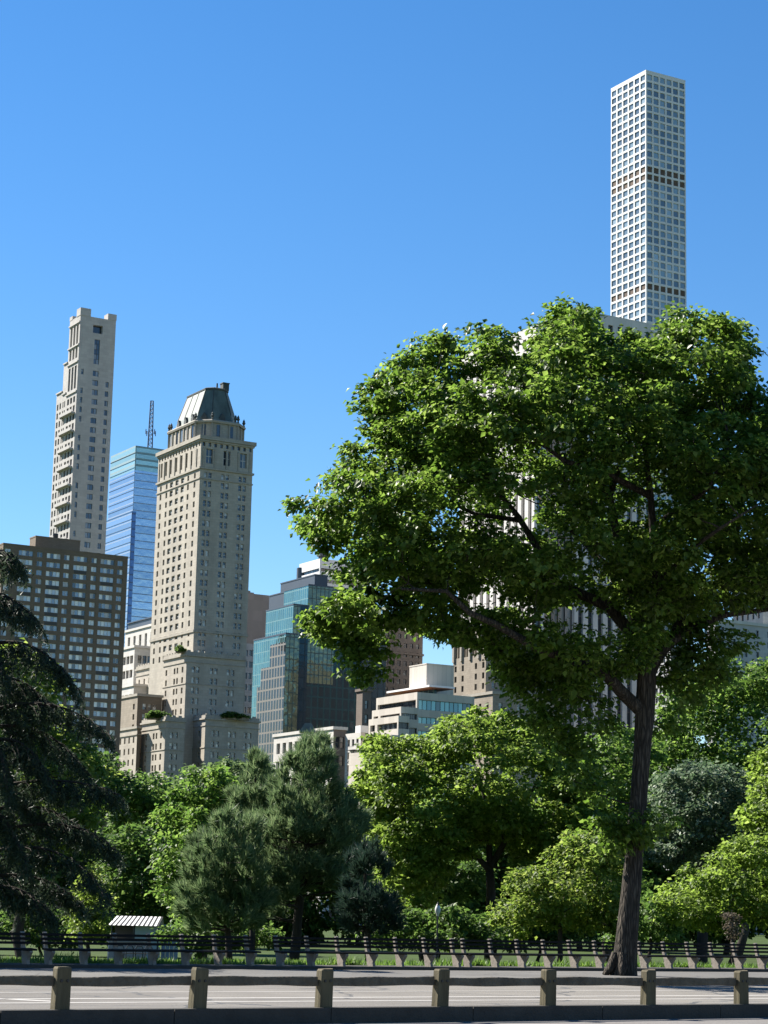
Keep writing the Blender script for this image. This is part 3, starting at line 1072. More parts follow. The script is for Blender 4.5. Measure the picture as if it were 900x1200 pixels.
# balustrade piers of the crown, and pilasters
for j in range(8):
    a, b2 = octo(A + .12, Bh + .12, 3.9, zc + 0.9)[j], octo(A + .12, Bh + .12, 3.9, zc + 0.9)[(j + 1) % 8]
    d = (b2 - a)
    W = d.length
    d.normalize()
    nrm = Vector((d.y, -d.x, 0))
    n = max(2, int(W / 2.6))
    for k in range(n + 1):
        p = a + d * (W * k / n) - d * .25
        ccm.box(p - nrm * 0.3, d * .5, ZUP * 4.4, nrm * 0.48)
H.part('cornice', cm, 'ornate_stone')
H.part('crown_cornice', ccm, 'ornate_stone')
for j, cols in ((7, None), (0, None), (6, None)):
    a, b2 = octo(A + .02, Bh + .02, 3.9, zc)[j], octo(A + .02, Bh + .02, 3.9, zc)[(j + 1) % 8]
    d = b2 - a
    W = d.length
    d.normalize()
    n = {7: 1, 0: 2, 6: 5}[j]
    for k in range(n):
        u = W * (k + .5) / n
        wv = 1.3
        m = MB()
        nrm = Vector((d.y, -d.x, 0))
        o = a + d * (u - wv / 2) + nrm * 0.03 + ZUP * 1.2
        m.box(o, d * wv, ZUP * 3.6, nrm * 0.05)
        H.part('crown_window', m, 'pane_dark')
rf = MB()
zr = zc + 6.3
loft(rf, [octo(A - .9, Bh - 2.0, 3.7, zr - .2), octo(A - 1.7, Bh - 2.7, 3.3, zr + 2.8), octo(A - 4.4, Bh - 5.0, 1.9, zr + 11.0)])
roof = H.part('roof', rf, 'copper_patina')
m = MB()
loft(m, [octo(A - 4.2, Bh - 4.8, 1.95, zr + 10.9), octo(A - 4.15, Bh - 4.7, 2.0, zr + 11.4), octo(A - 4.6, Bh - 5.2, 1.9, zr + 11.7)])
# standing seams of the mansard
r0, r1 = octo(A - 1.68, Bh - 2.68, 3.3, zr + 2.8), octo(A - 4.38, Bh - 4.98, 1.9, zr + 11.0)
for j in (6, 7, 0, 1, 5):
    for f in ((0.0, .33, .66) if j == 6 else (0.0,)):
        m.tube([r0[j].lerp(r0[(j + 1) % 8], f), r1[j].lerp(r1[(j + 1) % 8], f)], [0.16, 0.16], 4)
m.build('ridge_trim', 'roof_dark', roof)
m = MB()
p = ctr + E1 * (A - 6.2) - E2 * (Bh - 6.6) + ZUP * (zr + 11.6)
m.box(p, E1 * 2.1, E2 * 2.1, ZUP * 2.2)
m.box(p - E1 * .15 - E2 * .15 + ZUP * 2.2, E1 * 2.4, E2 * 2.4, ZUP * .3)
m.tube([p - E1 * 1.8 + E2 * .6, p - E1 * 1.8 + E2 * .6 + ZUP * 2.0], [.3, .25], 6)
m.build('chimney', 'roof_dark', roof)
for j, n in ((6, 3), (7, 1), (0, 1)):
    a, b2 = octo(A - 1.0, Bh - 2.1, 3.7, zr + .1)[j], octo(A - 1.0, Bh - 2.1, 3.7, zr + .1)[(j + 1) % 8]
    d = b2 - a
    W = d.length
    d.normalize()
    nrm = Vector((d.y, -d.x, 0))
    for k in range(n):
        o = a + d * (W * (k + .5) / n)
        m = MB()
        hw, hh = .9, 1.5
        f = [o - d * hw + nrm * .2, o + d * hw + nrm * .2, o + d * hw + nrm * .2 + ZUP * hh, o + nrm * .2 + ZUP * (hh + 1.3), o - d * hw + nrm * .2 + ZUP * hh]
        g = [x - nrm * 2.2 for x in f]
        m.poly(f)
        for q in range(5):
            m.quad(f[(q + 1) % 5], f[q], g[q], g[(q + 1) % 5])
        m.build('dormer', 'roof_dark', roof)
fin = [(0, 0), (.22, .1), (.3, .35), (.15, .6), (.32, .9), (.42, 1.3), (.25, 1.65), (.3, 1.9), (.1, 2.3), (.02, 2.6)]
cor = octo(A + .1, Bh + .1, 3.9, zc + 6.25)
for j in (0, 1, 2, 5, 6, 7):
    spots = [cor[j]] + ([cor[6].lerp(cor[7], .08)] if j == 6 else []) + ([cor[0].lerp(cor[1], .9)] if j == 1 else [])
    for p in spots:
        m = MB()
        m.tube([p + ZUP * z for r, z in fin], [max(r * 1.35, .02) for r, z in fin], 7)
        H.part('finial', m, 'roof_dark')
# setbacks
M1 = Blk(219, 764.5, 624, 192, 287)
Mb = Blk(200, 774, 655, 160, 206)
WL = Blk(194.4, 841, 612, 166.6, 217)
WR = Blk(241, 839, 618.5, 216, 303.6)
wcm = MB()
for b, Lf, Rf in ((M1, (.14, .5, .84), (.16, .47, .76)), (Mb, (.1, .25, .4, .55, .7), ()), (WL, (.2, .52, .83), (.45,)), (WR, (.28, .72), (.19, .5, .79))):
    zm = low(b.Y) if b in (WL, WR) else b.z_at(846)
    rw = rows_down(b.z1, 4.9, 3.1, 1.75, zm)
    H.facade(b, 'L', 'limestone', [(a, c) for a, c in cen(b.L, Lf, 1.2)] + (cen(b.L, (Lf[1],), 1.1, 2.0) if len(Lf) == 3 else []), rw, HOTEL, 0.35)
    H.facade(b, 'R', 'limestone', cen(b.R, Rf, 1.0, -.75) + cen(b.R, Rf, 1.0, .75), rw, HOTEL, 0.35)
    H.close(b, 'limestone')
    b.band(wcm, b.z1 - 1.0, b.z1 - 0.5, 0.45)
    b.band(wcm, b.z1 - 2.9, b.z1 - 2.6, 0.2)
    b.band(wcm, b.z1 - 0.45, b.z1 + 0.35, 0.1)
    if b is not Mb:
        b.band(wcm, b.z1 - 9.3, b.z1 - 9.0, 0.18)
    for which in 'LR':
        O, U, N, W = b.side(which)
        k = 0.3
        while k < W - 1.5:
            wcm.box(O + U * k + ZUP * (b.z1 + .36) - N * 0.3, U * 1.1, -N * 0.35, ZUP * 0.5)
            k += 1.9
H.part('parapet', wcm, 'ornate_stone')
H.finish()

# ---- slender pale limestone tower, far left
A1 = Blk(94.5, 369, 836, 82, 136)
S = Building('residential_tower', 'slender pale grey stone tower with stacked balconies and two square pinnacles', 'tower', (A1.C.x, A1.C.y, 0))
L2 = len_to(A1.B + ZUP * A1.z_at(417), E2, 75) - A1.L
L3 = len_to(A1.B + ZUP * A1.z_at(450), E2, 66.5) - A1.L - L2
zm = A1.z_at(660)
wc = MB()
SL = ('window_frame_dark', 'pane_tower', 2, 1, .18)
rows_r = rows_down(A1.z1, 23.6, 3.95, 2.3, zm)
W = A1.R
zt = A1.z1
S.facade(A1, 'R', 'grey_limestone', cen(W, (.5,), 4.2), [(zt - 6.6, zt - 3.2)], (None, 'pane_dark', 1, 1, 0), 1.6, z0=zt - 8.2)
S.facade(A1, 'R', 'grey_limestone', cen(W, (.5,), 2.4), [(zt - 19.6, zt - 9.2)], ('window_frame_dark', 'pane_tower', 2, 5, .2), .4, z0=zt - 21.2, z1=zt - 8.2)
S.facade(A1, 'R', 'grey_limestone', cen(W, (.13,), 1.0) + cen(W, (.5,), 2.5) + cen(W, (.83,), 1.5), rows_r, SL, .35, z1=zt - 21.2,
         skip=lambda j, k, n: (j == 0 and (k * 7) % 5 in (1,)) or (j == 2 and k > n - 2), pick=lambda j, k, n: SL if j else ('window_frame_dark', 'pane_tower', 1, 2, .14))
lcol = even(A1.L, 3, 2.1, .9)
O = A1
BAY = ('window_frame_dark', 'pane_dark', 2, 3, .2)
S.facade(A1, 'L', 'grey_limestone', lcol, [(zt - 11.6, zt - 3.4), (zt - 17.6, zt - 13.0)], BAY, 1.0, z0=zt - 19)
S.facade(A1, 'L', 'grey_limestone', lcol, [(zt - 30.5, zt - 20.8)], ('window_frame_dark', 'pane_tower', 2, 4, .2), .4, z0=zt - 32, z1=zt - 19)
rl = rows_down(zt, 35, 3.75, 2.5, zm)
S.facade(A1, 'L', 'grey_limestone', lcol, rl, ('window_frame_dark', 'pane_tower', 2, 1, .18), .4, z1=zt - 32)
S.close(A1, 'grey_limestone')
class Sub(Blk):
    def __init__(s, par, l0, l1, zt):
        s.B = par.B + E2 * l0
        s.L, s.R, s.z0, s.z1, s.Y = l1 - l0, par.R, -3.0, zt, par.Y
        s.C = s.B + ZUP * zt
A2 = Sub(A1, A1.L, A1.L + L2, A1.z_at(417))
A3 = Sub(A1, A1.L + L2, A1.L + L2 + L3, A1.z_at(449))
for b, n in ((A2, 2), (A3, 2)):
    S.facade(b, 'L', 'grey_limestone', even(b.L, n, b.L / n * .5, .3), [r for r in rl if r[1] < b.z1 - 2], ('window_frame_dark', 'pane_tower', 1, 1, .16), .4)
    S.facade(b, 'R', 'grey_limestone')
    S.close(b, 'grey_limestone')
for u0, u1, hh in ((0.0, 4.3, 3.2), (12.0, A1.R, 2.6)):
    m = MB()
    m.box(A1.B + E1 * (u0 - .15 if u0 == 0 else u0) - E2 * 0.15 + ZUP * (zt - .01), E1 * (u1 - u0 + .3 if u0 == 0 else u1 - u0 + .15), E2 * 4.2, ZUP * hh)
    S.part('pinnacle', m, 'grey_limestone')
m = MB()
m.box(A1.B + E2 * (A1.L - 3) - E1 * .1 + ZUP * (zt - .02), E1 * 3, E2 * 3.1, ZUP * 1.6)
S.part('pinnacle', m, 'grey_limestone')
m = MB()
for b, zs in ((A1, (zt - 3.0, zt - 12.6, zt - 19.6, zt - 32.2)), (A2, (A2.z1 - .6, A2.z1 - 13.5)), (A3, (A3.z1 - .6,))):
    for z in zs:
        m.box(b.B + ZUP * z - E1 * .45, E1 * .43, E2 * b.L, ZUP * .6)
S.part('cornice', m, 'grey_limestone')
for k, r in enumerate(rl):
    if k % 2 == 1:
        m = MB()
        o = A1.B - E1 * 1.5 + E2 * 1.2 + ZUP * (r[0] - .75)
        m.box(o, E1 * 1.49, E2 * (A1.L + L2 - 2.4), ZUP * .35)
        m.box(o + ZUP * .35, E1 * .12, E2 * (A1.L + L2 - 2.4), ZUP * .9)
        m.box(o + ZUP * -.5 + E1 * .3, E1 * 1.19, E2 * .5, ZUP * .5)
        m.box(o + ZUP * -.5 + E1 * .3 + E2 * (A1.L + L2 - 2.9), E1 * 1.19, E2 * .5, ZUP * .5)
        S.part('balcony', m, 'grey_limestone')
S.finish()

# ---- blue glass office tower with a mast behind the hotel
B1 = Blk(159, 522, 1117, 130, 205)
G = Building('glass_tower', 'blue glass office tower with a pale green band around its top, carrying a lattice mast', 'tower', (B1.C.x, B1.C.y, 0))
zb = B1.z1 - 13.5
for sd in 'LR':
    O, U, N, W = B1.side(sd)
    G.panel(B1, sd, 0, W, B1.z0, zb, 'blue_glass')
    G.panel(B1, sd, 0, W, zb, B1.z1, 'green_band')
G.close(B1, 'blue_glass')
B2 = Blk(154.5, 599, 1106, 122, 159.5)
for sd in 'LR':
    O, U, N, W = B2.side(sd)
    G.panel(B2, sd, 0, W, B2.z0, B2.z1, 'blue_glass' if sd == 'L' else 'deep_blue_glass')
G.close(B2, 'blue_glass')
m = MB()
for k in range(1, 26):
    z = B1.z1 - k * 4.1
    if z > B2.z1 - 60:
        O, U, N, W = B1.side('L')
        m.box(O + ZUP * z - U * .01, N * .2, U * W, ZUP * .2)
for k in range(0, 26):
    z = B2.z1 - k * 4.1 - .4
    O, U, N, W = B2.side('L')
    m.box(O + ZUP * z, N * .2, U * W, ZUP * .2)
G.part('floor_trim', m, 'grey_metal')
G.finish()
p0, p1 = at(175.8, 524.5, 1125), at(178.2, 470, 1125)
m = MB()
n = 11
hgt = p1.z - p0.z
def leg(i, t):
    s = 1.25 * (1 - t) + .75 * t
    return p0 + ZUP * (hgt * t) + Vector((s * (1, -1, -1, 1)[i], s * (1, 1, -1, -1)[i], 0))
for i in range(4):
    m.tube([leg(i, 0) - ZUP * 3, leg(i, 1)], [.24, .2], 5)
    for k in range(n):
        t0, t1 = k / n, (k + 1) / n
        m.tube([leg(i, t0), leg((i + 1) % 4, t1)], [.13, .13], 4)
        m.tube([leg(i, t1), leg((i + 1) % 4, t1)], [.13, .13], 4)
mast = thing('radio_mast', 'thin lattice radio mast on the roof of the blue glass tower', 'mast', p0)
m.build('lattice', 'mast_paint', mast)
m = MB()
for i in range(4):
    q = leg(i, .32)
    d = (q - p0 - ZUP * (hgt * .32)).normalized()
    m.tube([q, q + d * 1.8], [.12, .12], 5)
    m.tube([q + d * 1.8 - ZUP * 1.4, q + d * 1.8 + ZUP * 1.4], [.25, .25], 6)
m.build('antenna', 'mast_paint', mast)

# ---- broad dark brick apartment block, left
D = Blk(4, 637.5, 540, -52, 150)
A = Building('apartment_block', 'broad dark brown brick apartment block with rows of pale wide windows', 'building', (D.C.x, D.C.y, 0))
cx = [D.u_px('R', x) for x in (10, 31, 47.4, 63.6, 79, 95, 111, 126.4, 141.4)]
ww = [1.6, 3.9, 1.6, 3.9, 1.6, 3.9, 1.6, 3.9, 1.6]
cols = [(c - w / 2, c + w / 2) for c, w in zip(cx, ww)]
rr = rows_down(D.z1, 1.72, 2.37, 1.38, low(D.Y, 915))
A.facade(D, 'R', 'brown_brick', cols, rr, None, 0.22, pick=lambda j, k, n: ('window_frame_pale', 'pane_apartment', 4 if j % 2 else 2, 1, .13))
A.facade(D, 'L', 'brown_brick', even(D.L, 4, 1.6, .4), rr[-14:], ('window_frame_pale', 'pane_apartment', 2, 1, .13), .2)
A.close(D, 'brown_brick')
rg_ = random.Random(5)
O, U, N, W = D.side('R')
for k in range(len(rr) - 1):                   # dark infill panels between some of the wide windows
    for j in (1, 3, 5, 7):
        if rg_.random() < .42:
            m = MB()
            z = rr[k][0]
            c = cx[j]
            m.quad(O + U * (c - 1.75) + ZUP * (z - .95) + N * .012, O + U * (c + 1.75) + ZUP * (z - .95) + N * .012, O + U * (c + 1.75) + ZUP * (z - .03) + N * .012, O + U * (c - 1.75) + ZUP * (z - .03) + N * .012)
            A.part('spandrel', m, 'window_frame_dark')
m = MB()
D.band(m, D.z1 - .02, D.z1 + .35, .06)
A.part('coping', m, 'brown_brick')
PB = Blk(42, 629, 556, 35, 94, zb=D.z1 + .1)
m = MB()
PB.band(m, PB.z0, PB.z1, 0)
PB.band(m, PB.z1 + .01, PB.z1 + .35, .08)
A.part('penthouse', m, 'tan_brick')
m = MB()
q = at(65, 628.5, 560)
m.tube([q - ZUP * .8, q + ZUP * .2, q + ZUP * .7, q + ZUP * .75], [.5, .75, .75, .2], 8)
A.part('roof_vent', m, 'dark_metal')
A.finish()

# ---- white stepped building between the brick block and the hotel
Wb = Building('stepped_building', 'white stepped stone building squeezed between the brick block and the stone hotel', 'building', tuple(at(155, 760, 690).xy) + (0,))
e1, e2, e3 = Blk(190, 729, 700, 147, 205), Blk(158, 757, 680, 143, 182), Blk(157, 802, 668, 140.5, 176)
mech = Blk(186, 722, 712, 150, 200, zb=0)
Wb.facade(e1, 'L', 'white_stone', even(e1.L, 6, 1.9, 1.0), [(e1.z1 - 7.2, e1.z1 - 2.4)], ('window_frame_pale', 'pane_tower', 1, 2, .2), .5)
Wb.facade(e1, 'R', 'white_stone')
for b, n in ((e2, 3), (e3, 3)):
    rr = rows_down(b.z1, 4.2, 4.6, 2.6, b.z1 - 26)
    Wb.facade(b, 'L', 'white_stone', even(b.L, n, 2.4, .8), rr, ('window_frame_dark', 'pane_dark', 2, 1, .16), .7)
    Wb.facade(b, 'R', 'white_stone', even(b.R, 3, 1.4, 1), rr, DARKW, .4)
for b in (e1, e2, e3):
    Wb.close(b, 'white_stone')
m = MB()
for b in (e1, e2, e3):
    b.band(m, b.z1 - .5, b.z1 + .3, .4)
Wb.part('cornice', m, 'white_stone')
m = MB()
mech.band(m, e1.z1 + .01, mech.z1, 0)
mech.band(m, mech.z1 + .01, mech.z1 + .4, .4)
Wb.part('roof_plant', m, 'grey_metal')
Wb.finish()

# ---- brown brick house at the foot of the hotel
b1, b2 = Blk(161.5, 814, 632, 139, 190), Blk(161, 852, 623, 138, 165)
Bh_ = Building('brick_building', 'low brown brick building left of the hotel foot, with a pale corniced front', 'building', tuple(b1.C.xy) + (0,))
rr = rows_down(b1.z1, 3.4, 3.1, 1.7, low(606))
Bh_.facade(b1, 'L', 'old_tan_stone', cen(b1.L, (.82,), 1.3), rr, HOTEL, .3)
Bh_.facade(b1, 'R', 'tan_brick', even(b1.R, 3, 1.2, 1.5), rr, HOTEL, .3)
rr = rows_down(b2.z1, 3.6, 3.3, 1.8, low(598))
Bh_.facade(b2, 'L', 'limestone', even(b2.L, 4, 1.1, .8), rr, HOTEL, .3)
Bh_.facade(b2, 'R', 'tan_brick', even(b2.R, 1, 1.1, .5), rr, HOTEL, .3)
for b in (b1, b2):
    Bh_.close(b, 'tan_brick')
    m = MB()
    b.band(m, b.z1 - .4, b.z1 + .35, .35)
    Bh_.part('cornice', m, 'ornate_stone')
m = MB()
b2.band(m, b2.z1 - 2.3, b2.z1 - 2.0, .25)
Bh_.part('belt_course', m, 'ornate_stone')
Bh_.finish()

# ---- blank mauve concrete slab right of the hotel
g1, g2 = Blk(270, 693, 800, 262, 316), Blk(268, 752, 770, 262, 300)
Gs = Building('concrete_slab', 'blank mauve grey concrete building edge just right of the stone hotel', 'building', tuple(g1.C.xy) + (0,))
Gs.facade(g1, 'R', 'mauve_concrete')
Gs.facade(g1, 'L', 'mauve_concrete')
rr = rows_down(g2.z1, 3.5, 4.2, 2.2, low(770, 880))
Gs.facade(g2, 'R', 'blue_grey_stone', even(g2.R, 4, g2.R / 4 - .7, .2), rr, ('window_frame_dark', 'pane_dark', 2, 1, .2), .3)
Gs.facade(g2, 'L', 'mauve_concrete')
Gs.close(g1, 'mauve_concrete')
Gs.close(g2, 'mauve_concrete')
m = MB()
q = g1.B + E1 * (g1.R * .42) + ZUP * (g1.z1 + .01)
for k, (w_, h_) in enumerate(((7, .6), (4, 1.2), (1.6, 1.8))):
    m.box(q - E1 * w_ / 2 + E2 * (1 + .1 * k), E1 * w_, E2 * 3, ZUP * h_)
Gs.part('roof_hatch', m, 'mauve_concrete')
Gs.finish()

# ---- stepped teal glass tower
h1, h2, h3 = Blk(335, 743, 700, 297.5, 349), Blk(344, 709, 706, 312, 362), Blk(361.5, 686, 712, 333, 423)
Te = Building('glass_tower', 'stepped teal glass tower with mirror green upper tiers and a dark reflection painted on its lower front', 'tower', tuple(h1.C.xy) + (0,))
for b in (h1, h2, h3):
    O, U, N, W = b.side('L')
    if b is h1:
        steps = [(752, 317), (778, 307), (800, 303), (838, 296)]  # stepped outline of the reflected buildings, painted as darker glazing
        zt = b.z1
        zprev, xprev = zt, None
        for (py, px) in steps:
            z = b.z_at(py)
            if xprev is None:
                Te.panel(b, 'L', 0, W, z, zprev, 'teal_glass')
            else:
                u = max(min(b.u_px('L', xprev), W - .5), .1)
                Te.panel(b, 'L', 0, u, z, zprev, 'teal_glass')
                Te.panel(b, 'L', u, W, z, zprev, 'painted_reflection_glass')
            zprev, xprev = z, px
        Te.panel(b, 'L', 0, W, b.z0, zprev, 'painted_reflection_glass')
    else:
        Te.panel(b, 'L', 0, W, b.z0, b.z1, 'teal_glass')
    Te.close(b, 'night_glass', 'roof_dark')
Te.panel(h1, 'R', 0, h1.R, h1.z0, h1.z1, 'olive_glass')
u = h2.u_px('R', 352)
Te.panel(h2, 'R', 0, u, h2.z0, h2.z1, 'olive_glass')
Te.panel(h2, 'R', u, h2.R, h2.z0, h2.z1, 'navy_glass')
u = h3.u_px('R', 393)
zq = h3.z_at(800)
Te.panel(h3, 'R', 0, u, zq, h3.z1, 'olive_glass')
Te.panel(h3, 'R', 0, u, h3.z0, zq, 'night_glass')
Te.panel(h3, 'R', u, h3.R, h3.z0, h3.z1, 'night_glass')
m = MB()
for b in (h1, h2, h3):
    b.band(m, b.z1 + .01, b.z1 + .5, .12)
Te.part('coping', m, 'grey_metal')
h4, h4b = Blk(369, 674, 728, 329, 384), Blk(336, 694, 735, 315.5, 345)
m = MB()
for b in (h4, h4b):
    b.band(m, 20, b.z1, 0)
    b.band(m, b.z1 + .01, b.z1 + .4, .15)
Te.part('plant_storey', m, 'grey_metal')
Te.finish()

h5 = Blk(375, 654.5, 800, 351, 425)
Wt = Building('ribbed_tower', 'top of a white banded tower rising behind the teal glass tower', 'tower', tuple(h5.C.xy) + (0,))
rr = [(h5.z1 - 3.6 - 4.3 * k - 1.3, h5.z1 - 3.6 - 4.3 * k) for k in range(9)]
for sd in 'LR':
    W = h5.side(sd)[3]
    Wt.facade(h5, sd, 'white_concrete', [(W * .03, W * .97)], rr, ('window_frame_dark', 'pane_dark', 8, 1, .15), .5)
Wt.close(h5, 'white_concrete')
m = MB()
q = h5.B + E2 * h5.L + E1 * 1.5
m.tube([q + ZUP * 40, q + ZUP * (h5.z1 - 1.5)], [2.4, 2.4], 14)
Wt.part('stair_turret', m, 'grey_metal')
m = MB()
q = h5.B + E1 * .8 + E2 * 1 + ZUP * h5.z1
m.box(q, E1 * 1.8, E2 * 1.8, ZUP * 1.2)
m.box(q - E1 * .5 - E2 * .5 + ZUP * 1.2, E1 * 2.8, E2 * 2.8, ZUP * 1.2)
Wt.part('roof_unit', m, 'grey_metal')
Wt.finish()

# ---- dark tower pair behind the leaves
i1 = Blk(424, 748, 770, 396, 453)
Nv = Building('office_block', 'dark navy glass office block half hidden by the big tree, left of the brown tower', 'building', tuple(i1.C.xy) + (0,))
for sd in 'LR':
    Nv.panel(i1, sd, 0, i1.side(sd)[3], i1.z0, i1.z1, 'navy_glass')
Nv.close(i1, 'navy_glass')
Nv.finish()
i2 = Blk(448, 722, 805, 436, 496)
Bt = Building('brown_tower', 'brown stone tower in shade behind the white stepped building', 'tower', tuple(i2.C.xy) + (0,))
rr = rows_down(i2.z1, 3.5, 3.5, 1.9, low(805, 1000))
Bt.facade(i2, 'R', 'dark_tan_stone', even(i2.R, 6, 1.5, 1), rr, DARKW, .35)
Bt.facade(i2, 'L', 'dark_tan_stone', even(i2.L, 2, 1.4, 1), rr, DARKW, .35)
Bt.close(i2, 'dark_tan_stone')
m = MB()
i2.band(m, i2.z1 - 14, i2.z1 - 13.2, .4)
Bt.part('belt_course', m, 'dark_tan_stone')
m = MB()
i2.band(m, i2.z1 - .5, i2.z1 + .3, .4)
Bt.part('cornice', m, 'dark_tan_stone')
Bt.finish()

k2 = Blk(425, 808, 660, 418, 435)
Sm = Building('small_stone_building', 'small grey stone house top between the teal glass tower and the white stepped building', 'building', tuple(k2.C.xy) + (0,))
rr = rows_down(k2.z1, 4.6, 4.5, 2.6, low(660, 1020))
Sm.facade(k2, 'R', 'dark_tan_stone', even(k2.R, 1, 1.1, .2), rr, DARKW, .3)
Sm.facade(k2, 'L', 'dark_tan_stone')
Sm.close(k2, 'old_tan_stone')
m = MB()
k2.band(m, k2.z1 - .5, k2.z1 + .3, .4)
Sm.part('cornice', m, 'dark_tan_stone')
Sm.finish()

# ---- white modern stepped building, centre
j1, j2, j3, j4 = Blk(489, 811, 505, 441, 556), Blk(470, 828, 498, 436, 490), Blk(467, 838.5, 494, 432, 480), Blk(458, 861, 489, 426, 470)
J = Building('terraced_building', 'white modern terraced building with ribbon windows and a brown canopy under a pale rooftop box', 'building', tuple(j1.C.xy) + (0,))
RIB = ('window_frame_dark', 'pane_dark', 8, 1, .12)
RIBT = ('window_frame_dark', 'pane_teal', 12, 1, .12)
for b, rws, n in ((j1, [(j1.z1 - 4.6, j1.z1 - 2.0), (j1.z1 - 8.3, j1.z1 - 6.6), (j1.z1 - 12, j1.z1 - 10.3), (j1.z1 - 15.6, j1.z1 - 14)], 1),
                  (j2, [(j2.z1 - 3.2, j2.z1 - 1.7), (j2.z1 - 7, j2.z1 - 5.4), (j2.z1 - 11, j2.z1 - 9.4)], 2),
                  (j3, [(j3.z1 - 3.4, j3.z1 - 1.7), (j3.z1 - 7.0, j3.z1 - 5.4), (j3.z1 - 10.6, j3.z1 - 9.0)], 2),
                  (j4, [(j4.z1 - 3.6, j4.z1 - 2.0), (j4.z1 - 7.4, j4.z1 - 5.8)], 2)):
    rws = [(b.z1 - (b.z1 - p) * .89, b.z1 - (b.z1 - q) * .89) for p, q in rws]
    W = b.L
    cols = [(W * .04, W * .97)] if n == 1 else [(W * .06, W * .22), (W * .3, W * .96)]
    J.facade(b, 'L', 'pale_panel', cols, rws, RIB, .6)
    W = b.R
    J.facade(b, 'R', 'pale_panel', [(W * .03, W * .97)], rws, RIBT if b is j1 else RIB, .5)
    J.close(b, 'pale_panel')
m = MB()
cv = Blk(503, 802.5, 512, 453, 533)
cv.band(m, cv.z1 - .45, cv.z1, 0)
cn = J.part('canopy', m, 'white_metal')
m = MB()
cv.band(m, cv.z1 - .62, cv.z1 - .455, -.25)
m.build('soffit', 'soffit_wood', cn)
gl = MB()
cv.band(gl, j1.z1 + .01, cv.z1 - .63, -3.2)
J.part('penthouse_glazing', gl, 'night_glass')
cb = Blk(500, 778.5, 521, 480, 532)
m = MB()
cb.band(m, j1.z1 + .02, cb.z1, 0)
cb.band(m, cb.z1 + .01, cb.z1 + .3, .1)
J.part('rooftop_box', m, 'rib_panel')
J.finish()

# ---- low houses in front of the glass tower
k1 = Blk(391, 853, 540, 321, 406)
Lw = Building('low_building', 'low white building with arched openings behind the top of the big pine', 'building', tuple(k1.C.xy) + (0,))
rr = [(k1.z1 - 5.0, k1.z1 - 2.2), (k1.z1 - 9.5, k1.z1 - 7)]
Lw.facade(k1, 'L', 'white_stone', even(k1.L, 9, 2.0, 1), rr, DARKW, .6)
Lw.facade(k1, 'R', 'dark_tan_stone', even(k1.R, 2, 1.1, .5), rr, DARKW, .3)
Lw.close(k1, 'dark_tan_stone')
m = MB()
k1.band(m, k1.z1 - .4, k1.z1 + .4, .3)
Lw.part('cornice', m, 'white_stone')
m = MB()
q = at(361, 854, 545)
a = [q + Vector((x, y, -1)) for x, y in ((-2.2, -2.2), (2.2, -2.2), (2.2, 2.2), (-2.2, 2.2))]
b = [q + Vector((x, y, 1.4)) for x, y in ((-.8, -.8), (.8, -.8), (.8, .8), (-.8, .8))]
for i in range(4):
    m.quad(a[i], a[(i + 1) % 4], b[(i + 1) % 4], b[i])
m.poly(b)
Lw.part('skylight', m, 'copper_patina')
Lw.finish()
k3, k4 = Blk(423, 858, 532, 405, 429), Blk(427, 881, 524, 409, 440)
Tn = Building('tenement', 'pale narrow house with a black fire escape left of the white terraced building', 'building', tuple(k3.C.xy) + (0,))
Tn.facade(k3, 'L', 'white_stone', even(k3.L, 3, 1.2, .6), rows_down(k3.z1, 2.4, 3.2, 1.7, k3.z1 - 12), DARKW, .3)
Tn.facade(k3, 'R', 'pale_panel')
Tn.facade(k4, 'L', 'pale_panel')
Tn.facade(k4, 'R', 'pale_panel')
Tn.close(k3, 'pale_panel')
Tn.close(k4, 'pale_panel')
m = MB()
O, U, N, W = k3.side('L')
for k in range(3):
    z = k3.z1 - 4.4 - 3.2 * k
    m.box(O + U * W * .3 + ZUP * z, N * 1.1, U * W * .5, ZUP * .12)
    m.box(O + U * W * .3 + ZUP * (z + .8) + N * 1.05, N * .06, U * W * .5, ZUP * .08)
    m.tube([O + U * W * .35 + ZUP * (z - 3.0) + N * .7, O + U * W * .75 + ZUP * z + N * .7], [.1, .1], 4)
Tn.part('fire_escape', m, 'dark_metal')
m = MB()
q = k3.B + E2 * 1 + E1 * .4 + ZUP * (k3.z1 + .01)
m.box(q, E1 * 2.2, E2 * 2.6, ZUP * 1.8)
Tn.part('roof_tank', m, 'white_metal')
Tn.finish()

# ---- tan stone tower with pointed tall windows, behind the main tree
l1, l3 = Blk(570, 738, 660, 531.5, 650), Blk(577.5, 811, 652, 540, 660)
Sh = Building('stone_tower', 'old tan stone tower with tall paired windows behind the big tree lowest left branch', 'tower', tuple(l1.C.xy) + (0,))
zq = l1.z_at(766)
fr = (.1, .17, .36, .43, .62, .69, .88)
Sh.facade(l1, 'L', 'old_tan_stone', cen(l1.L, fr, 1.1), [(zq, l1.z1 - 1.2)], ('window_frame_dark', 'pane_dark', 1, 3, .16), .6, z0=zq - 1)
Sh.facade(l1, 'L', 'old_tan_stone', cen(l1.L, (.08, .3, .7, .92), 1.3), rows_down(zq, 3.4, 3.3, 1.9, low(660, 1020)), DARKW, .4, z1=zq - 1)
rr = rows_down(l1.z1, 4, 3.3, 1.9, low(660, 1020))
Sh.facade(l1, 'R', 'old_tan_stone', even(l1.R, 7, 1.4, 1.2), rr, HOTEL, .35)
rr = rows_down(l3.z1, 4, 3.3, 1.9, low(652, 1020))
Sh.facade(l3, 'L', 'old_tan_stone', even(l3.L, 4, 1.3, .8), rr, DARKW, .4)
Sh.facade(l3, 'R', 'old_tan_stone', even(l3.R, 7, 1.4, 1.2), rr, HOTEL, .35)
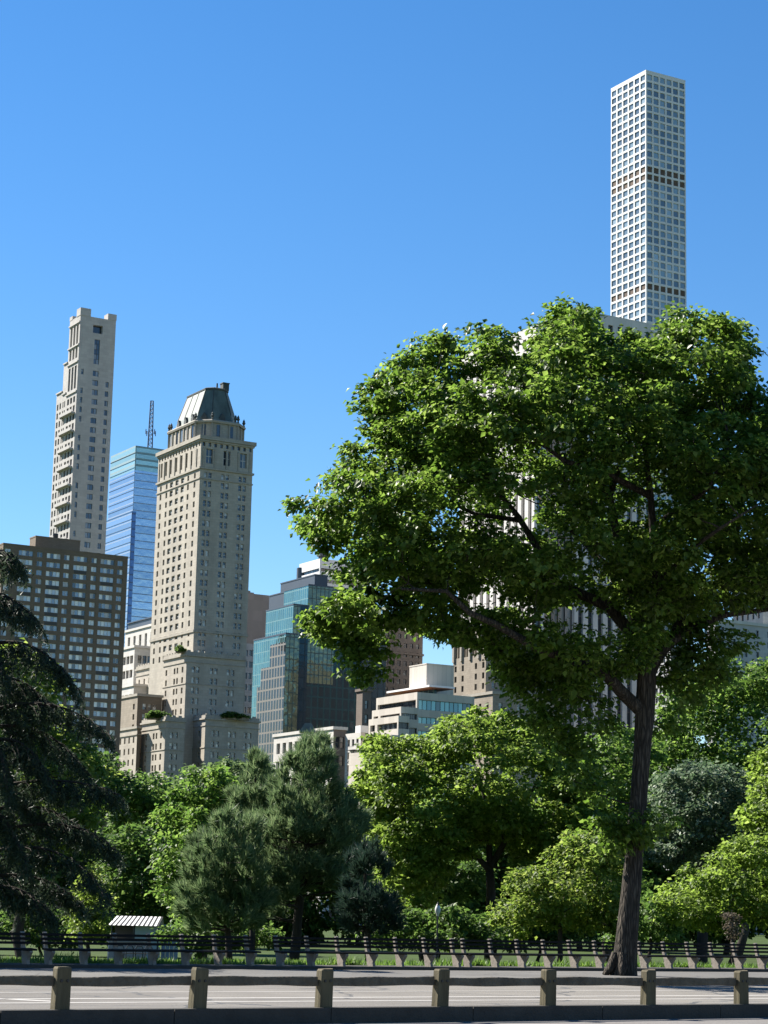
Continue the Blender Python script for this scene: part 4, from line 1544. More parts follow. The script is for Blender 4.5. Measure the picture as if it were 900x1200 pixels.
for b in (l1, l3):
    Sh.close(b, 'old_tan_stone')
    m = MB()
    b.band(m, b.z1 - .6, b.z1 + .3, .4)
    Sh.part('cornice', m, 'ornate_stone')
m = MB()
O, U, N, W = l1.side('L')
for f in (.03, .265, .525, .785, .97):
    m.box(O + U * (W * f - .5) + ZUP * (zq - 1.2), N * .5, U * 1.0, ZUP * (l1.z1 - zq + 1))
Sh.part('pilasters', m, 'ornate_stone')
Sh.finish()

# ---- white marble pier tower behind the main tree
gm1, gm2 = Blk(675, 362, 742, 541, 766.5), Blk(628, 381.5, 733, 541, 640.5)
Gm = Building('pier_tower', 'huge white marble tower of vertical piers and dark slots behind the big tree', 'tower', tuple(gm1.C.xy) + (0,))
for b in (gm1, gm2):
    z1 = b.z1
    for sd in 'LR':
        O, U, N, W = b.side(sd)
        if sd == 'R' and b is gm2:
            Gm.facade(b, sd, 'white_marble', [(W * .25, W * .75)], [(5, z1 - 4)], ('window_frame_dark', 'pane_dark', 1, 40, .5), 1.0)
            continue
        n = max(1, int(W / 4.3))
        cols = even(W, n, 2.2, .6)
        Gm.facade(b, sd, 'white_marble', cols, [(z1 - 7.0, z1 - 3.6)], ('window_frame_dark', 'pane_dark', 1, 1, .12), 0.9, z0=z1 - 9)
        Gm.facade(b, sd, 'white_marble', cols, [(5, z1 - 9.6)], ('window_frame_dark', 'pane_dark', 1, 44, .5), 1.0, z1=z1 - 9)
    Gm.close(b, 'white_marble')
Gm.finish()

# ---- the supertall white grid tower
sp = Blk(757, 83.5, 1090, 716, 803.2)
Su = Building('supertall_tower', 'very tall slender white grid tower of square windows rising above the big tree', 'tower', tuple(sp.C.xy) + (0,))
top = sp.z1
pitch = 10.02 * 1090 / F * 1.0
zm = sp.z_at(700)
rr = rows_down(top, 3.0, pitch, pitch * .73, zm)
n = len(rr)
rgw = random.Random(9)
def pk(j, k, n):
    kk = n - 1 - k                      # counted from the top
    if kk in (12, 13, 27):
        return (None, 'mech_dark', 1, 1, 0)
    return ('window_frame_pale', 'pane_slim', 1, 1, .16)
for sd in 'LR':
    W = sp.side(sd)[3]
    cols = even(W, 6, W / 6 * (.78 if sd == 'L' else .745), .25)
    Su.facade(sp, sd, 'white_concrete', cols, rr, None, .38, pick=pk)
Su.close(sp, 'white_concrete')
m = MB()
sp.band(m, top - .02, top + .9, .05)
Su.part('parapet', m, 'white_concrete')
Su.finish()

# ---- buildings at the right, behind the foliage
m1, m2 = Blk(893, 632, 700, 858, 1000), Blk(838, 726, 655, 828, 1000)
Rw = Building('white_stone_building', 'white stone building glimpsed through the right edge of the big tree', 'building', tuple(m1.C.xy) + (0,))
rr = rows_down(m1.z1, 4, 3.6, 2.0, low(700, 1040))
Rw.facade(m1, 'L', 'white_stone', even(m1.L, 5, 1.3, .8), rr, DARKW, .4)
Rw.facade(m1, 'R', 'white_stone', even(m1.R, 9, 1.3, .8), rr, DARKW, .4)
rr = rows_down(m2.z1, 3, 3.4, 1.9, low(655, 1040))
Rw.facade(m2, 'L', 'blue_grey_stone', even(m2.L, 2, 1.2, .6), rr, DARKW, .4)
Rw.facade(m2, 'R', 'blue_grey_stone', even(m2.R, 12, 1.2, .6), rr, DARKW, .4)
for b in (m1, m2):
    Rw.close(b, 'white_stone')
    m = MB()
    b.band(m, b.z1 - .6, b.z1 + .4, .4)
    Rw.part('cornice', m, 'white_stone')
Rw.finish()
n1, n2 = Blk(764, 688, 900, 742, 806), Blk(786, 760, 850, 766, 812)
Nb = Building('setback_building', 'grey and brown building seen right of the big trunk under the crown', 'building', tuple(n1.C.xy) + (0,))
rr = rows_down(n1.z1, 4, 4.2, 2.4, low(900, 1000))
Nb.facade(n1, 'L', 'blue_grey_stone', even(n1.L, 3, 2.4, .8), rr, DARKW, .4)
Nb.facade(n1, 'R', 'blue_grey_stone', even(n1.R, 6, 1.8, .8), rr, DARKW, .4)
rr = rows_down(n2.z1, 4, 4.2, 2.4, low(850, 1000))
Nb.facade(n2, 'L', 'blue_grey_stone', even(n2.L, 4, 1.5, .8), rr, DARKW, .4)
Nb.facade(n2, 'R', 'dark_tan_stone', even(n2.R, 3, 1.8, .8), rr, DARKW, .4)
Nb.close(n1, 'blue_grey_stone')
Nb.close(n2, 'dark_tan_stone')
Nb.finish()
# ------------------------------------------------------------------ trees
def unit(v):
    return v / np.maximum(np.linalg.norm(v, axis=-1, keepdims=True), 1e-9)

def edge_dist(P, poly):
    d = np.full(len(P), 1e9)
    n = len(poly)
    for i in range(n):
        a, b = poly[i], poly[(i + 1) % n]
        ab = b - a
        t = np.clip(((P - a) @ ab) / (ab @ ab + 1e-12), 0, 1)
        d = np.minimum(d, np.linalg.norm(P - a - t[:, None] * ab, axis=1))
    return d

def inside(P, poly):
    r = np.zeros(len(P), bool)
    n = len(poly)
    for i in range(n):
        a, b = poly[i], poly[(i + 1) % n]
        c = ((a[1] > P[:, 1]) != (b[1] > P[:, 1])) & (P[:, 0] < (b[0] - a[0]) * (P[:, 1] - a[1]) / (b[1] - a[1] + 1e-12) + a[0])
        r ^= c
    return r

def ragged(pts, amp, step, rng):
    """an outline broken into uneven lobes and notches"""
    out = []
    for a, b in zip(pts, pts[1:] + pts[:1]):
        L = math.hypot(b[0] - a[0], b[1] - a[1])
        n = max(1, int(round(L / step)))
        for k in range(n):
            f = k / n
            e = rng.uniform(-1, .75) * amp
            nx, ny = (b[1] - a[1]) / (L + 1e-6), -(b[0] - a[0]) / (L + 1e-6)
            out.append((a[0] + (b[0] - a[0]) * f + nx * e, a[1] + (b[1] - a[1]) * f + ny * e))
    return out

def voids(C, scale, rng):
    """smooth field in about -1..1 used to leave hollows between the leaf masses"""
    v = np.zeros(len(C))
    for k in range(6):
        d = unit(rng.normal(size=3) * np.array([1, 1, 1.5]))
        v += np.sin((C @ d) * (2 * np.pi / (scale * rng.uniform(.7, 1.5))) + rng.uniform(0, 6.28))
    return v / 2.4

def sample_clumps(pts, Y, D, gap, r, tries=6000, holes=(), shell=1e9, rng=RNG, rag=0.0, hollow=0.0, hscale=3.0):
    if rag:
        pts = ragged(list(pts), rag, rag * 1.6, rng)
    """clump centres filling a crown whose side view is the outline, and whose depth is D at its thickest"""
    poly = np.array([(at(x, y, Y).x, at(x, y, Y).z) for x, y in pts])
    lo, hi = poly.min(0), poly.max(0)
    P = rng.uniform(lo, hi, (tries, 2))
    P = P[inside(P, poly)]
    d = edge_dist(P, poly)
    for hx, hy, hr in holes:
        c = at(hx, hy, Y)
        d = np.where(np.hypot(P[:, 0] - c.x, P[:, 1] - c.z) < hr * Y / F, -1, d)
    k = d > min(r * 0.4, .35)
    P, d = P[k], d[k]
    dm = max(d.max(), r)
    half = D * np.sqrt(np.clip(1 - (1 - d / dm) ** 2, 0, 1))
    y = rng.uniform(-1, 1, len(P)) * half
    inner = np.minimum(d, half - np.abs(y) + 0.3)
    ok = inner < shell
    d = inner[ok]
    C = np.stack([P[:, 0], Y + y, P[:, 1]], 1)[ok]
    if hollow:
        k = voids(C, hscale, rng) > -1 + hollow
        C, d = C[k], d[k]
    out, keep = [], []
    for i, c in enumerate(C):
        if not out or np.min(np.linalg.norm(np.array(out) - c, axis=1)) > gap:
            out.append(c)
            keep.append(i)
    C = np.array(out)
    return C, np.clip(d[keep] * 1.1, r * .45, r * 1.15) * rng.uniform(0.8, 1.2, len(C))

def leaf_cloud(C, R, sprays, per, size, center, flat=0.65, rng=RNG, spread=0.32, quad=False, upn=0.8):
    """leaves in small sprays spread through each clump; returns element vertices"""
    n = len(C)
    dirs = unit(rng.normal(size=(n, sprays, 3)) + np.array([0, 0, 0.25]))
    rad = rng.uniform(0.25, 1.0, (n, sprays, 1)) ** 0.6
    S = C[:, None] + dirs * rad * R[:, None, None] * np.array([1, 1, flat])
    S = S.reshape(-1, 3)
    O = unit((dirs.reshape(-1, 3) + 0.5 * unit(S - center)))
    ns = len(S)
    tl = unit(rng.normal(size=(ns, 3)) * 0.35 + np.array([0, 0, upn]) + 0.35 * O)     # each spray has its own tilt
    p = S[:, None] + rng.normal(size=(ns, per, 3)) * spread * np.array([1, 1, .55])
    p = p.reshape(-1, 3)
    O2, T2 = np.repeat(O, per, 0), np.repeat(tl, per, 0)
    m = len(p)
    nrm = unit(T2 + rng.normal(size=(m, 3)) * 0.33)
    t = unit(O2 + rng.normal(size=(m, 3)) * 0.7 + np.array([0, 0, -0.35]))
    t = unit(t - nrm * (t * nrm).sum(1, keepdims=True))
    b = np.cross(nrm, t)
    L = size * rng.uniform(0.6, 1.25, (m, 1))
    w = L * rng.uniform(0.32, 0.46, (m, 1))
    base, tip = p, p + t * L - nrm * L * 0.12
    mid = p + t * L * 0.45
    l, r_ = mid + b * w + nrm * w * 0.35, mid - b * w + nrm * w * 0.35
    return np.stack([base, r_, tip, l], 1)

def needle_cloud(C, R, tufts, per, length, width, center, rng=RNG, up=0.7, flat=0.8, cone=0.55):
    n = len(C)
    dirs = unit(rng.normal(size=(n, tufts, 3)))
    S = C[:, None] + dirs * rng.uniform(0.2, 1, (n, tufts, 1)) ** .5 * R[:, None, None] * np.array([1, 1, flat])
    S = S.reshape(-1, 3)
    out = S - center
    out[:, 2] *= 0.3
    ax = unit(unit(out) * 0.7 + np.array([0, 0, up]) + rng.normal(size=S.shape) * 0.35)
    a = np.repeat(ax, per, 0)
    s = np.repeat(S, per, 0)
    m = len(s)
    d = unit(a + rng.normal(size=(m, 3)) * cone)
    L = length * rng.uniform(.6, 1.2, (m, 1))
    s = s + a * rng.uniform(-.3, .3, (m, 1)) * length
    b = unit(np.cross(d, rng.normal(size=(m, 3)))) * width
    return np.stack([s - b, s + b, s + d * L], 1)

LEAF = [(0, 1, 2), (0, 2, 3)]

def curve_pts(a, b, sag, n, rng):
    pts = []
    for k in range(n + 1):
        t = k / n
        p = a.lerp(b, t)
        p.z += sag * math.sin(math.pi * t)
        if 0 < k < n:
            p += Vector((rng.uniform(-1, 1), rng.uniform(-1, 1), rng.uniform(-1, 1))) * (b - a).length * 0.05
        pts.append(p)
    return pts

def connect(mb, nodes, C, rng, r0=0.09, tip=0.015, n=3, sides=5, lower=0.35):
    """grow a branch from the nearest wood to every clump; clumps become wood for the next ones"""
    nodes = [(Vector(p), r) for p, r in nodes]
    NP = np.array([p for p, r in nodes])
    NR = [r for p, r in nodes]
    order = np.argsort([np.min(np.linalg.norm(NP - c, axis=1)) for c in C])
    for i in order:
        c = C[i]
        v = c - NP
        dist = np.linalg.norm(v, axis=1) + lower * np.maximum(-v[:, 2], 0) * 2
        j = int(np.argmin(dist))
        a, b = Vector(NP[j]), Vector(c)
        L = (b - a).length
        ra = min(NR[j] * 0.8, r0 * (0.4 + 0.25 * L))
        pts = curve_pts(a, b, -0.06 * L, n, rng)
        rads = [ra + (max(tip, ra * 0.45) - ra) * k / n for k in range(n + 1)]
        mb.tube(pts, rads, sides, cap=False)
        NP = np.vstack([NP, [tuple(p) for p in pts[1:]]])
        NR += rads[1:]

def broadleaf(name, label, cat, pts, Y, base_px, leaf, D=None, gap=1.0, r=1.0, sprays=9, per=12, size=0.3, group=None, seed=1, trunk_r=0.25, fork=None, bark='dark_bark', shell=1e9, spread=.35, upn=0.8, tries=5000, limbs=()):
    rng, prng = np.random.default_rng(seed), random.Random(seed)
    C, R = sample_clumps(pts, Y, D or 4.0, gap, r, tries, rng=rng, shell=min(shell, 2.6 * r), rag=.7 * F / Y * r, hollow=.9, hscale=3.4 * r)
    ctr = C.mean(0)
    bx = at(base_px, 1080, Y).x
    bz = gz(bx, Y)
    t = thing(name, label, cat, (bx, Y, bz), group)
    top = Vector((ctr[0] * .7 + bx * .3, Y, bz + (C[:, 2].max() - bz) * 0.55))
    if fork:
        top = at(fork[0], fork[1], Y)
    mb = MB()
    pts_ = curve_pts(Vector((bx, Y, bz - .3)), top, 0, 5, prng)
    rads = [trunk_r * (1.25 - 0.55 * k / 5) for k in range(6)]
    mb.tube(pts_, rads, 9)
    nodes = [(p, q) for p, q in zip(pts_, rads)][2:]
    for lp in limbs:
        q = [at(x, y, Y + dy) for x, y, dy in lp]
        rr = [trunk_r * .62 * (1 - .75 * k / max(1, len(q) - 1)) for k in range(len(q))]
        mb.tube(q, rr, 7)
        nodes += list(zip(q, rr))
    connect(mb, nodes, C, prng, r0=trunk_r * 0.4, tip=0.02)
    mb.build('trunk', bark, t, True)
    V = leaf_cloud(C, R, sprays, per, size, ctr, rng=rng, spread=spread, upn=upn)
    link('crown', np_mesh('crown', V, 4, leaf, LEAF), t)
    return t

def conifer(name, label, pts, Y, base_px, leaf, D, gap, r, tufts, per, length, width, seed, top_px, trunk_r=.22, up=.7, group=None):
    rng, prng = np.random.default_rng(seed), random.Random(seed)
    C, R = sample_clumps(pts, Y, D, gap, r, 5000, rng=rng, rag=.5 * F / Y * r, hollow=.85, hscale=4.2 * r)
    bx = at(base_px, 1080, Y).x
    bz = gz(bx, Y)
    t = thing(name, label, 'tree', (bx, Y, bz), group)
    top = at(top_px[0], top_px[1], Y)
    mb = MB()
    n = 10
    pts_ = [Vector((bx, Y, bz - .3)).lerp(top, k / n) + Vector((prng.uniform(-.06, .06), prng.uniform(-.06, .06), 0)) for k in range(n + 1)]
    rads = [trunk_r * (1.1 - 1.0 * k / n) + .01 for k in range(n + 1)]
    mb.tube(pts_, rads, 8)
    for c in C:                                   # boughs leave the trunk nearly level
        z = c[2] - 0.12 * math.hypot(c[0] - bx, c[1] - Y)
        f = min(max((z - bz) / (top.z - bz), .08), .98)
        a = Vector((bx, Y, bz)).lerp(top, f)
        mb.tube(curve_pts(a, Vector(c), 0.0, 3, prng), [.05 * (1.2 - f), .04 * (1.2 - f), .03, .015], 5, cap=False)
    mb.build('trunk', 'dark_bark', t, True)
    ctr = np.array([bx, Y, bz + (top.z - bz) * .3])
    V = needle_cloud(C, R, tufts, per, length, width, ctr, rng=rng, up=up, cone=.38)
    link('crown', np_mesh('crown', V, 3, leaf), t)
    return t

# ---- the big leaning tree beside the road
MY = ground(731, 1143, 0.12).y
mt = thing('shade_tree', 'big broad-crowned shade tree with a dark leaning trunk on the pavement beyond the road', 'tree', flat(ground(731, 1143, 0.12), 0.12))
prng = random.Random(21)
tp = [(730, 1147, 0), (731.5, 1134, 0), (734, 1105, 0), (738, 1060, 0), (743, 1005, .05), (748, 940, .1), (752.5, 880, .1), (756, 830, .1), (758, 795, .1), (758.5, 765, .1)]
tr = [.43, .37, .32, .29, .265, .25, .25, .29, .28, .25]
def mpt(x, y, dy): return at(x, y, MY + dy)
mb = MB()
trunk_pts = [mpt(*p) for p in tp]
mb.tube(trunk_pts, tr, 18)
# buttress roots at the foot
for an in (1.5, 2.8, 3.5, 4.5):
    d = Vector((math.cos(an), math.sin(an), 0))
    o = trunk_pts[1]
    mb.tube([o + d * .24 + ZUP * .4, o + d * .38 + ZUP * .02, o + d * .6 - ZUP * .22], [.13, .14, .06], 8)
mb.build('trunk', 'bark', mt, True)
limbs = [
    ([(757, 838, .1), (735, 815, -.2), (709, 793, -.6), (669, 775, -1.2), (629, 758, -1.9), (580, 735, -2.6), (553, 715, -3.0), (518, 695, -3.4), (470, 690, -3.6)], .21),
    ([(758, 790, .1), (744, 750, .2), (713, 715, .5), (678, 698, .8), (655, 680, 1.0), (633, 649, 1.3), (610, 610, 1.4), (575, 560, 1.5), (540, 520, 1.3)], .22),
    ([(678, 698, .8), (640, 690, .4), (590, 668, 0), (530, 650, -.3), (470, 640, -.4), (420, 618, -.5)], .12),
    ([(758, 775, .1), (748, 730, .6), (735, 684, 1.4), (728, 640, 2.0), (712, 590, 2.5), (690, 530, 2.8), (670, 470, 2.6), (655, 410, 2.0)], .2),
    ([(758, 775, .1), (762, 730, -.5), (766, 690, -1.2), (768, 640, -1.8), (760, 580, -2.4), (752, 510, -2.6), (745, 440, -2.0)], .2),
    ([(768, 640, -1.8), (775, 610, -2.2), (799, 597, -2.8), (830, 570, -3.4), (850, 520, -3.4), (845, 460, -2.6)], .11),
    ([(758, 795, .1), (771, 765, .1), (785, 749, .3), (815, 732, .8), (855, 724, 1.4), (900, 713, 1.9), (950, 690, 2.2)], .19),
    ([(785, 749, .3), (811, 707, 1.6), (845, 680, 2.4), (875, 645, 3.0), (905, 600, 3.2), (940, 560, 3.0)], .13),
    ([(712, 590, 2.5), (725, 540, 3.4), (768, 500, 4.2), (800, 450, 4.2), (820, 410, 3.2)], .1),
    ([(760, 580, -2.4), (715, 560, -3.4), (660, 540, -4.2), (610, 500, -4.0), (580, 450, -3.0)], .11),
    ([(610, 610, 1.4), (560, 600, 2.0), (500, 580, 2.2), (440, 560, 1.6)], .08),
    ([(575, 560, 1.5), (560, 510, 1.6), (540, 460, 1.2), (510, 430, .8)], .08),
    ([(735, 684, 1.4), (700, 650, 3.0), (660, 610, 4.6), (620, 570, 5.4)], .1),
    ([(766, 690, -1.2), (800, 650, -3.0), (840, 620, -4.6), (890, 590, -5.2)], .1),
]
nodes = []
for pts, r0 in limbs:
    m = MB()
    q = [mpt(*p) for p in pts]
    for k in range(1, len(q) - 1):
        q[k] = q[k] + Vector((prng.uniform(-.12, .12), prng.uniform(-.2, .2), prng.uniform(-.1, .1)))
    rr = [r0 * (1 - .8 * k / (len(q) - 1)) for k in range(len(q))]
    m.tube(q, rr, 10)
    m.build('limb', 'bark', mt, True)
    for a, b, ra, rb in zip(q, q[1:], rr, rr[1:]):
        for f in (0, .5):
            nodes.append((a.lerp(b, f), ra + (rb - ra) * f))
crown_px = [(338, 616), (347, 597), (376, 589), (387, 570), (418, 562), (400, 556), (384, 549), (393, 520), (422, 528), (447, 514), (433, 500), (428, 486), (426, 463), (441, 438), (464, 440), (479, 426), (479, 409), (499, 397),
            (533, 405), (539, 420), (552, 397), (560, 376), (579, 390), (594, 396), (613, 394), (642, 363), (665, 346), (690, 372), (711, 394), (742, 396), (762, 398), (784, 371), (807, 361), (838, 376), (849, 397),
            (864, 409), (864, 432), (884, 440), (900, 455), (940, 490), (985, 540), (1010, 600), (1000, 660), (960, 700), (920, 715), (880, 718), (850, 738), (810, 742), (780, 745), (765, 775), (735, 800), (708, 812), (695, 840),
            (665, 835), (640, 812), (610, 800), (585, 785), (568, 765), (540, 750), (518, 762), (490, 752), (470, 738), (448, 745), (436, 770), (428, 800), (412, 790), (402, 762), (372, 748), (365, 728), (388, 708),
            (415, 694), (390, 684), (382, 662), (416, 652), (402, 640), (372, 634), (348, 632)]
rng = np.random.default_rng(8)
C, R = sample_clumps(crown_px, MY, 5.6, 0.78, 0.7, 30000, rag=13, hollow=0.9, hscale=2.4, holes=[(487, 497, 19), (515, 478, 15), (545, 655, 12), (500, 620, 12), (505, 745, 22), (835, 655, 20), (800, 690, 16), (690, 745, 26), (640, 720, 16), (720, 640, 14), (660, 790, 12), (560, 625, 26), (605, 665, 26), (645, 640, 22), (690, 700, 30), (645, 735, 26), (600, 722, 24), (705, 765, 24), (560, 690, 22), (722, 660, 24), (622, 590, 20), (690, 600, 20), (560, 450, 20), (620, 470, 20), (850, 610, 22), (820, 690, 24)], shell=2.6, rng=rng)
k = [not (600 < proj(c)[0] < 730 and proj(c)[1] < 366) for c in C]
C, R = C[k], R[k]
extra = [(412, 668, .1), (428, 684, -.2), (444, 698, .2), (452, 716, -.1), (436, 706, .4), (462, 730, .2), (424, 722, -.3), (436, 478, 0), (448, 492, .2), (440, 506, -.2), (462, 508, .2), (452, 522, .1), (470, 472, -.1), (456, 486, -.5), (478, 522, .3), (500, 524, -.2), (520, 508, .2), (536, 492, .3), (505, 462, .1), (532, 470, -.3), (432, 462, 0), (550, 505, .6), (788, 545, -.4), (805, 560, .3), (822, 548, .6), (812, 580, -.8), (640, 850, 0), (668, 862, .4), (700, 850, .8), (618, 838, -.4), (655, 880, .2), (690, 890, .6), (735, 985, -.3), (716, 992, -.4), (752, 975, -.3), (728, 965, -.4), (705, 970, -.2), (770, 960, .2), (790, 772, .5),
         (812, 780, .6), (700, 930, .2), (672, 915, .2), (800, 820, 1.0), (830, 800, 1.4), (775, 850, .8), (795, 750, .6), (815, 755, 1.0), (835, 748, .4), (822, 772, .2), (848, 765, 1.2), (800, 795, .2), (782, 800, .8), (860, 752, .8), (655, 372, .1), (672, 364, -.2), (688, 380, .3), (642, 388, .2), (660, 392, -.6), (800, 376, .1), (820, 377, -.2), (838, 392, .2), (786, 388, .4), (560, 394, 0), (566, 408, .5), (505, 406, 0), (520, 412, .2), (492, 420, -.2), (478, 432, .1), (455, 448, 0), (845, 415, .2), (858, 440, .5), (872, 460, -.4), (888, 478, .3), (866, 485, 1.2), (846, 452, -1.0), (905, 500, .4),
         (845, 790, .8), (440, 762, -.6), (425, 778, -.8), (412, 765, -.5), (432, 795, -.7), (385, 728, -.3), (398, 745, -.4), (376, 738, -.2), (640, 800, .6), (662, 815, 1.0), (620, 790, .3), (610, 812, .8), (648, 832, .5), (690, 822, .2)]
EC = np.array([tuple(mpt(*e)) for e in extra])
C = np.vstack([C, EC])
R = np.concatenate([R, np.full(len(EC), .62)])
m = MB()
connect(m, nodes + [(p, r) for p, r in zip(trunk_pts[4:], tr[4:])], C, prng, r0=0.05, tip=.012)
m.build('branches', 'bark', mt, True)
ctr = np.array(mpt(740, 640, 0))
V = leaf_cloud(C, R, 14, 16, 0.185, ctr, rng=rng, spread=0.15, upn=.75, flat=.55)
link('crown', np_mesh('crown', V, 4, 'leaf_maple', LEAF), mt)

# ---- weeping conifer at the left edge
cy = 67.0
bx = at(-48, 1080, cy).x
ct = thing('weeping_conifer', 'dark weeping conifer with long arching boughs at the left edge', 'tree', (bx, cy, gz(bx, cy)))
prng, rng = random.Random(4), np.random.default_rng(4)
m = MB()
bz = gz(bx, cy)
tz = at(-30, 600, cy).z
tpts = [Vector((bx + .25 * k / 8 + prng.uniform(-.05, .05), cy, bz - .3 + (tz - bz) * k / 8)) for k in range(9)]
m.tube(tpts, [.42 - .045 * k for k in range(9)], 10)
boughs = [  # (start row on the trunk, middle, tip) in photo pixels with depth offsets
    ((-40, 655), (-5, 636), (20, 660), 0), ((-42, 700), (5, 690), (38, 722), -.5), ((-43, 760), (40, 742), (88, 806), -.8), ((-43, 800), (20, 785), (60, 830), .9),
    ((-44, 840), (60, 810), (126, 862), -.4), ((-44, 860), (45, 838), (100, 905), 1.2), ((-44, 880), (30, 850), (60, 930), -1.4), ((-45, 930), (70, 905), (138, 932), -.2), ((-45, 960), (50, 930), (105, 985), 1.0),
    ((-45, 985), (80, 950), (136, 1000), .4), ((-46, 1010), (60, 975), (120, 1045), -1.2), ((-46, 1035), (40, 1015), (95, 1060), .8), ((-46, 1045), (25, 1030), (60, 1075), -.9), ((-44, 815), (-10, 790), (20, 850), 2.0),
    ((-45, 900), (0, 880), (40, 960), 2.4), ((-45, 1000), (-5, 985), (50, 1060), 2.2), ((-45, 950), (-5, 930), (30, 1010), -2.2), ((-43, 740), (-15, 725), (5, 790), -1.8), ((-44, 870), (0, 855), (10, 930), -2.6),
    ((-44, 820), (-90, 800), (-130, 860), 0), ((-44, 900), (-110, 880), (-170, 950), .8), ((-45, 980), (-120, 960), (-180, 1040), -.6), ((-42, 720), (-80, 700), (-110, 760), .3), ((-40, 660), (-60, 640), (-75, 700), 0)]
tri = []
for (sx, sy), (mx_, my_), (ex, ey), dy in boughs:
    a = at(sx, sy, cy)
    a.x = bx + .1
    b, c = at(mx_, my_, cy + dy * .6), at(ex, ey, cy + dy)
    q = []
    n = 14
    for k in range(n + 1):
        t = k / n
        q.append(a * (1 - t) ** 2 + (b * 1.25 - (a + c) * .125) * 2 * t * (1 - t) + c * t * t)
    m.tube(q, [.075 * (1 - .85 * k / n) for k in range(n + 1)], 6)
    side = Vector((0, 1, 0))
    ns = 12
    for k in range(ns):
        for sgn in (-1, 1):
            t = .18 + .82 * (k + prng.random()) / ns
            i = min(int(t * n), n - 1)
            p = q[i].lerp(q[i + 1], t * n - i)
            L = prng.uniform(.4, 1.25) * (1.15 - .6 * t)
            e = p + side * sgn * L + (q[-1] - q[0]).normalized() * L * .7 - ZUP * L * prng.uniform(.3, .7)
            m.tube([p, p.lerp(e, .5) + ZUP * .1, e], [.02, .015, .008], 4, cap=False)
            for h_ in range(4):                # hanging sprays
                f = (h_ + prng.random()) / 4
                s = p.lerp(e, f) + Vector((0, 0, .3 * f * (1 - f)))
                tri.append((s, prng.uniform(.25, .8) * (1 if t < .85 else .7)))
m.build('trunk', 'dark_bark', ct, True)
S = np.array([tuple(s) for s, l in tri])
SLn = np.array([l for s, l in tri])
per = 26
f = rng.random((len(S), per, 1))
sway = rng.normal(size=(len(S), 1, 3)) * np.array([.35, .35, 0])
P = S[:, None] + (np.array([0, 0, -1.0]) + sway * f) * f * SLn[:, None, None] + rng.normal(size=(len(S), per, 3)) * .035
d = unit(np.array([0, 0, -.6]) + rng.normal(size=P.shape) * .65)
b = unit(np.cross(d, rng.normal(size=P.shape))) * .024
V = np.stack([P - b, P + b, P + d * .2], 2).reshape(-1, 3, 3)
link('crown', np_mesh('crown', V, 3, 'needle_cedar'), ct)

# ---- pines in the middle
conifer('pine_tree', 'tall blue green pine with a dark bare lower trunk behind the benches', [(375, 846), (384, 866), (398, 892), (408, 930), (424, 955), (440, 990), (438, 1030), (432, 1060), (380, 1040), (330, 1085), (292, 1090), (298, 1040), (284, 990), (302, 940), (320, 905), (338, 890), (352, 868), (366, 860)], 96, 346, 'needle_pine', 2.6, .72, .55, 18, 22, .5, .024, 31, (372, 856))
conifer('pine_tree', 'low spreading grey green pine left of the tall pine, next to the kiosk', [(255, 955), (275, 950), (300, 965), (318, 1030), (315, 1095), (216, 1098), (206, 1062), (213, 1030), (222, 990), (238, 965)], 92, 272, 'needle_pine', 2.0, .68, .52, 18, 22, .48, .024, 32, (258, 958), .14, .8)
conifer('pine_tree', 'pale topped pine between the bright tree and the tall pine', [(300, 880), (318, 900), (325, 950), (310, 1000), (280, 1010), (262, 960), (280, 905)], 104, 296, 'needle_pine', 1.8, .72, .55, 18, 22, .5, .026, 33, (300, 882), .14, .8)
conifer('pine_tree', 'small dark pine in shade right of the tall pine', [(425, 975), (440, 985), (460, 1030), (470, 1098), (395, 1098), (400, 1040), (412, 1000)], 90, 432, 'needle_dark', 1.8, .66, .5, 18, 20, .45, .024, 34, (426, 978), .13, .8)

# ---- broadleaf trees and shrubs of the park
broadleaf('maple_tree', 'bright yellow green round tree with a dark forked trunk in the middle', 'tree',
          [(413, 930), (420, 890), (430, 872), (445, 862), (462, 872), (478, 858), (500, 868), (512, 848), (530, 834), (548, 843), (562, 830), (588, 838), (612, 848), (650, 855), (688, 880), (705, 930), (700, 1000), (670, 1030), (640, 1010), (610, 1030), (590, 990), (560, 995), (535, 1010), (520, 1060), (470, 1070), (440, 1030), (425, 965)],
          112, 577, 'leaf_bright', D=5.5, gap=.78, r=.72, sprays=10, per=14, size=.27, seed=41, trunk_r=.3, fork=(574, 1020), spread=.22, shell=2.6, tries=9000,
          limbs=[[(574, 1020, 0), (560, 1005, -.3), (533, 998, -.8), (505, 975, -1.4), (470, 940, -1.8)], [(574, 1020, 0), (573, 985, .3), (572, 950, .6), (560, 905, .8), (545, 870, .6)], [(575, 1015, 0), (590, 990, -.4), (605, 955, -.9), (625, 925, -1.2), (640, 890, -1)]])
broadleaf('broadleaf_tree', 'fresh green leaning tree between the far hazy trees and the pines', 'tree',
          [(184, 1000), (180, 960), (195, 932), (215, 912), (240, 900), (265, 902), (288, 916), (300, 950), (292, 1000), (275, 1050), (235, 1085), (195, 1070)], 122, 238, 'leaf_green', D=3.8, gap=.95, r=.85, sprays=10, per=13, size=.3, seed=42, spread=.25, shell=2.6)
broadleaf('broadleaf_tree', 'yellow flecked tree showing between the arching boughs of the weeping conifer', 'tree',
          [(-60, 900), (-40, 800), (0, 750), (30, 745), (60, 785), (90, 840), (118, 868), (124, 930), (110, 990), (60, 1010), (-30, 1010)], 106, 30, 'leaf_yellow', D=4.2, gap=1.0, r=.9, sprays=10, per=13, size=.3, seed=43, spread=.26, shell=2.6)
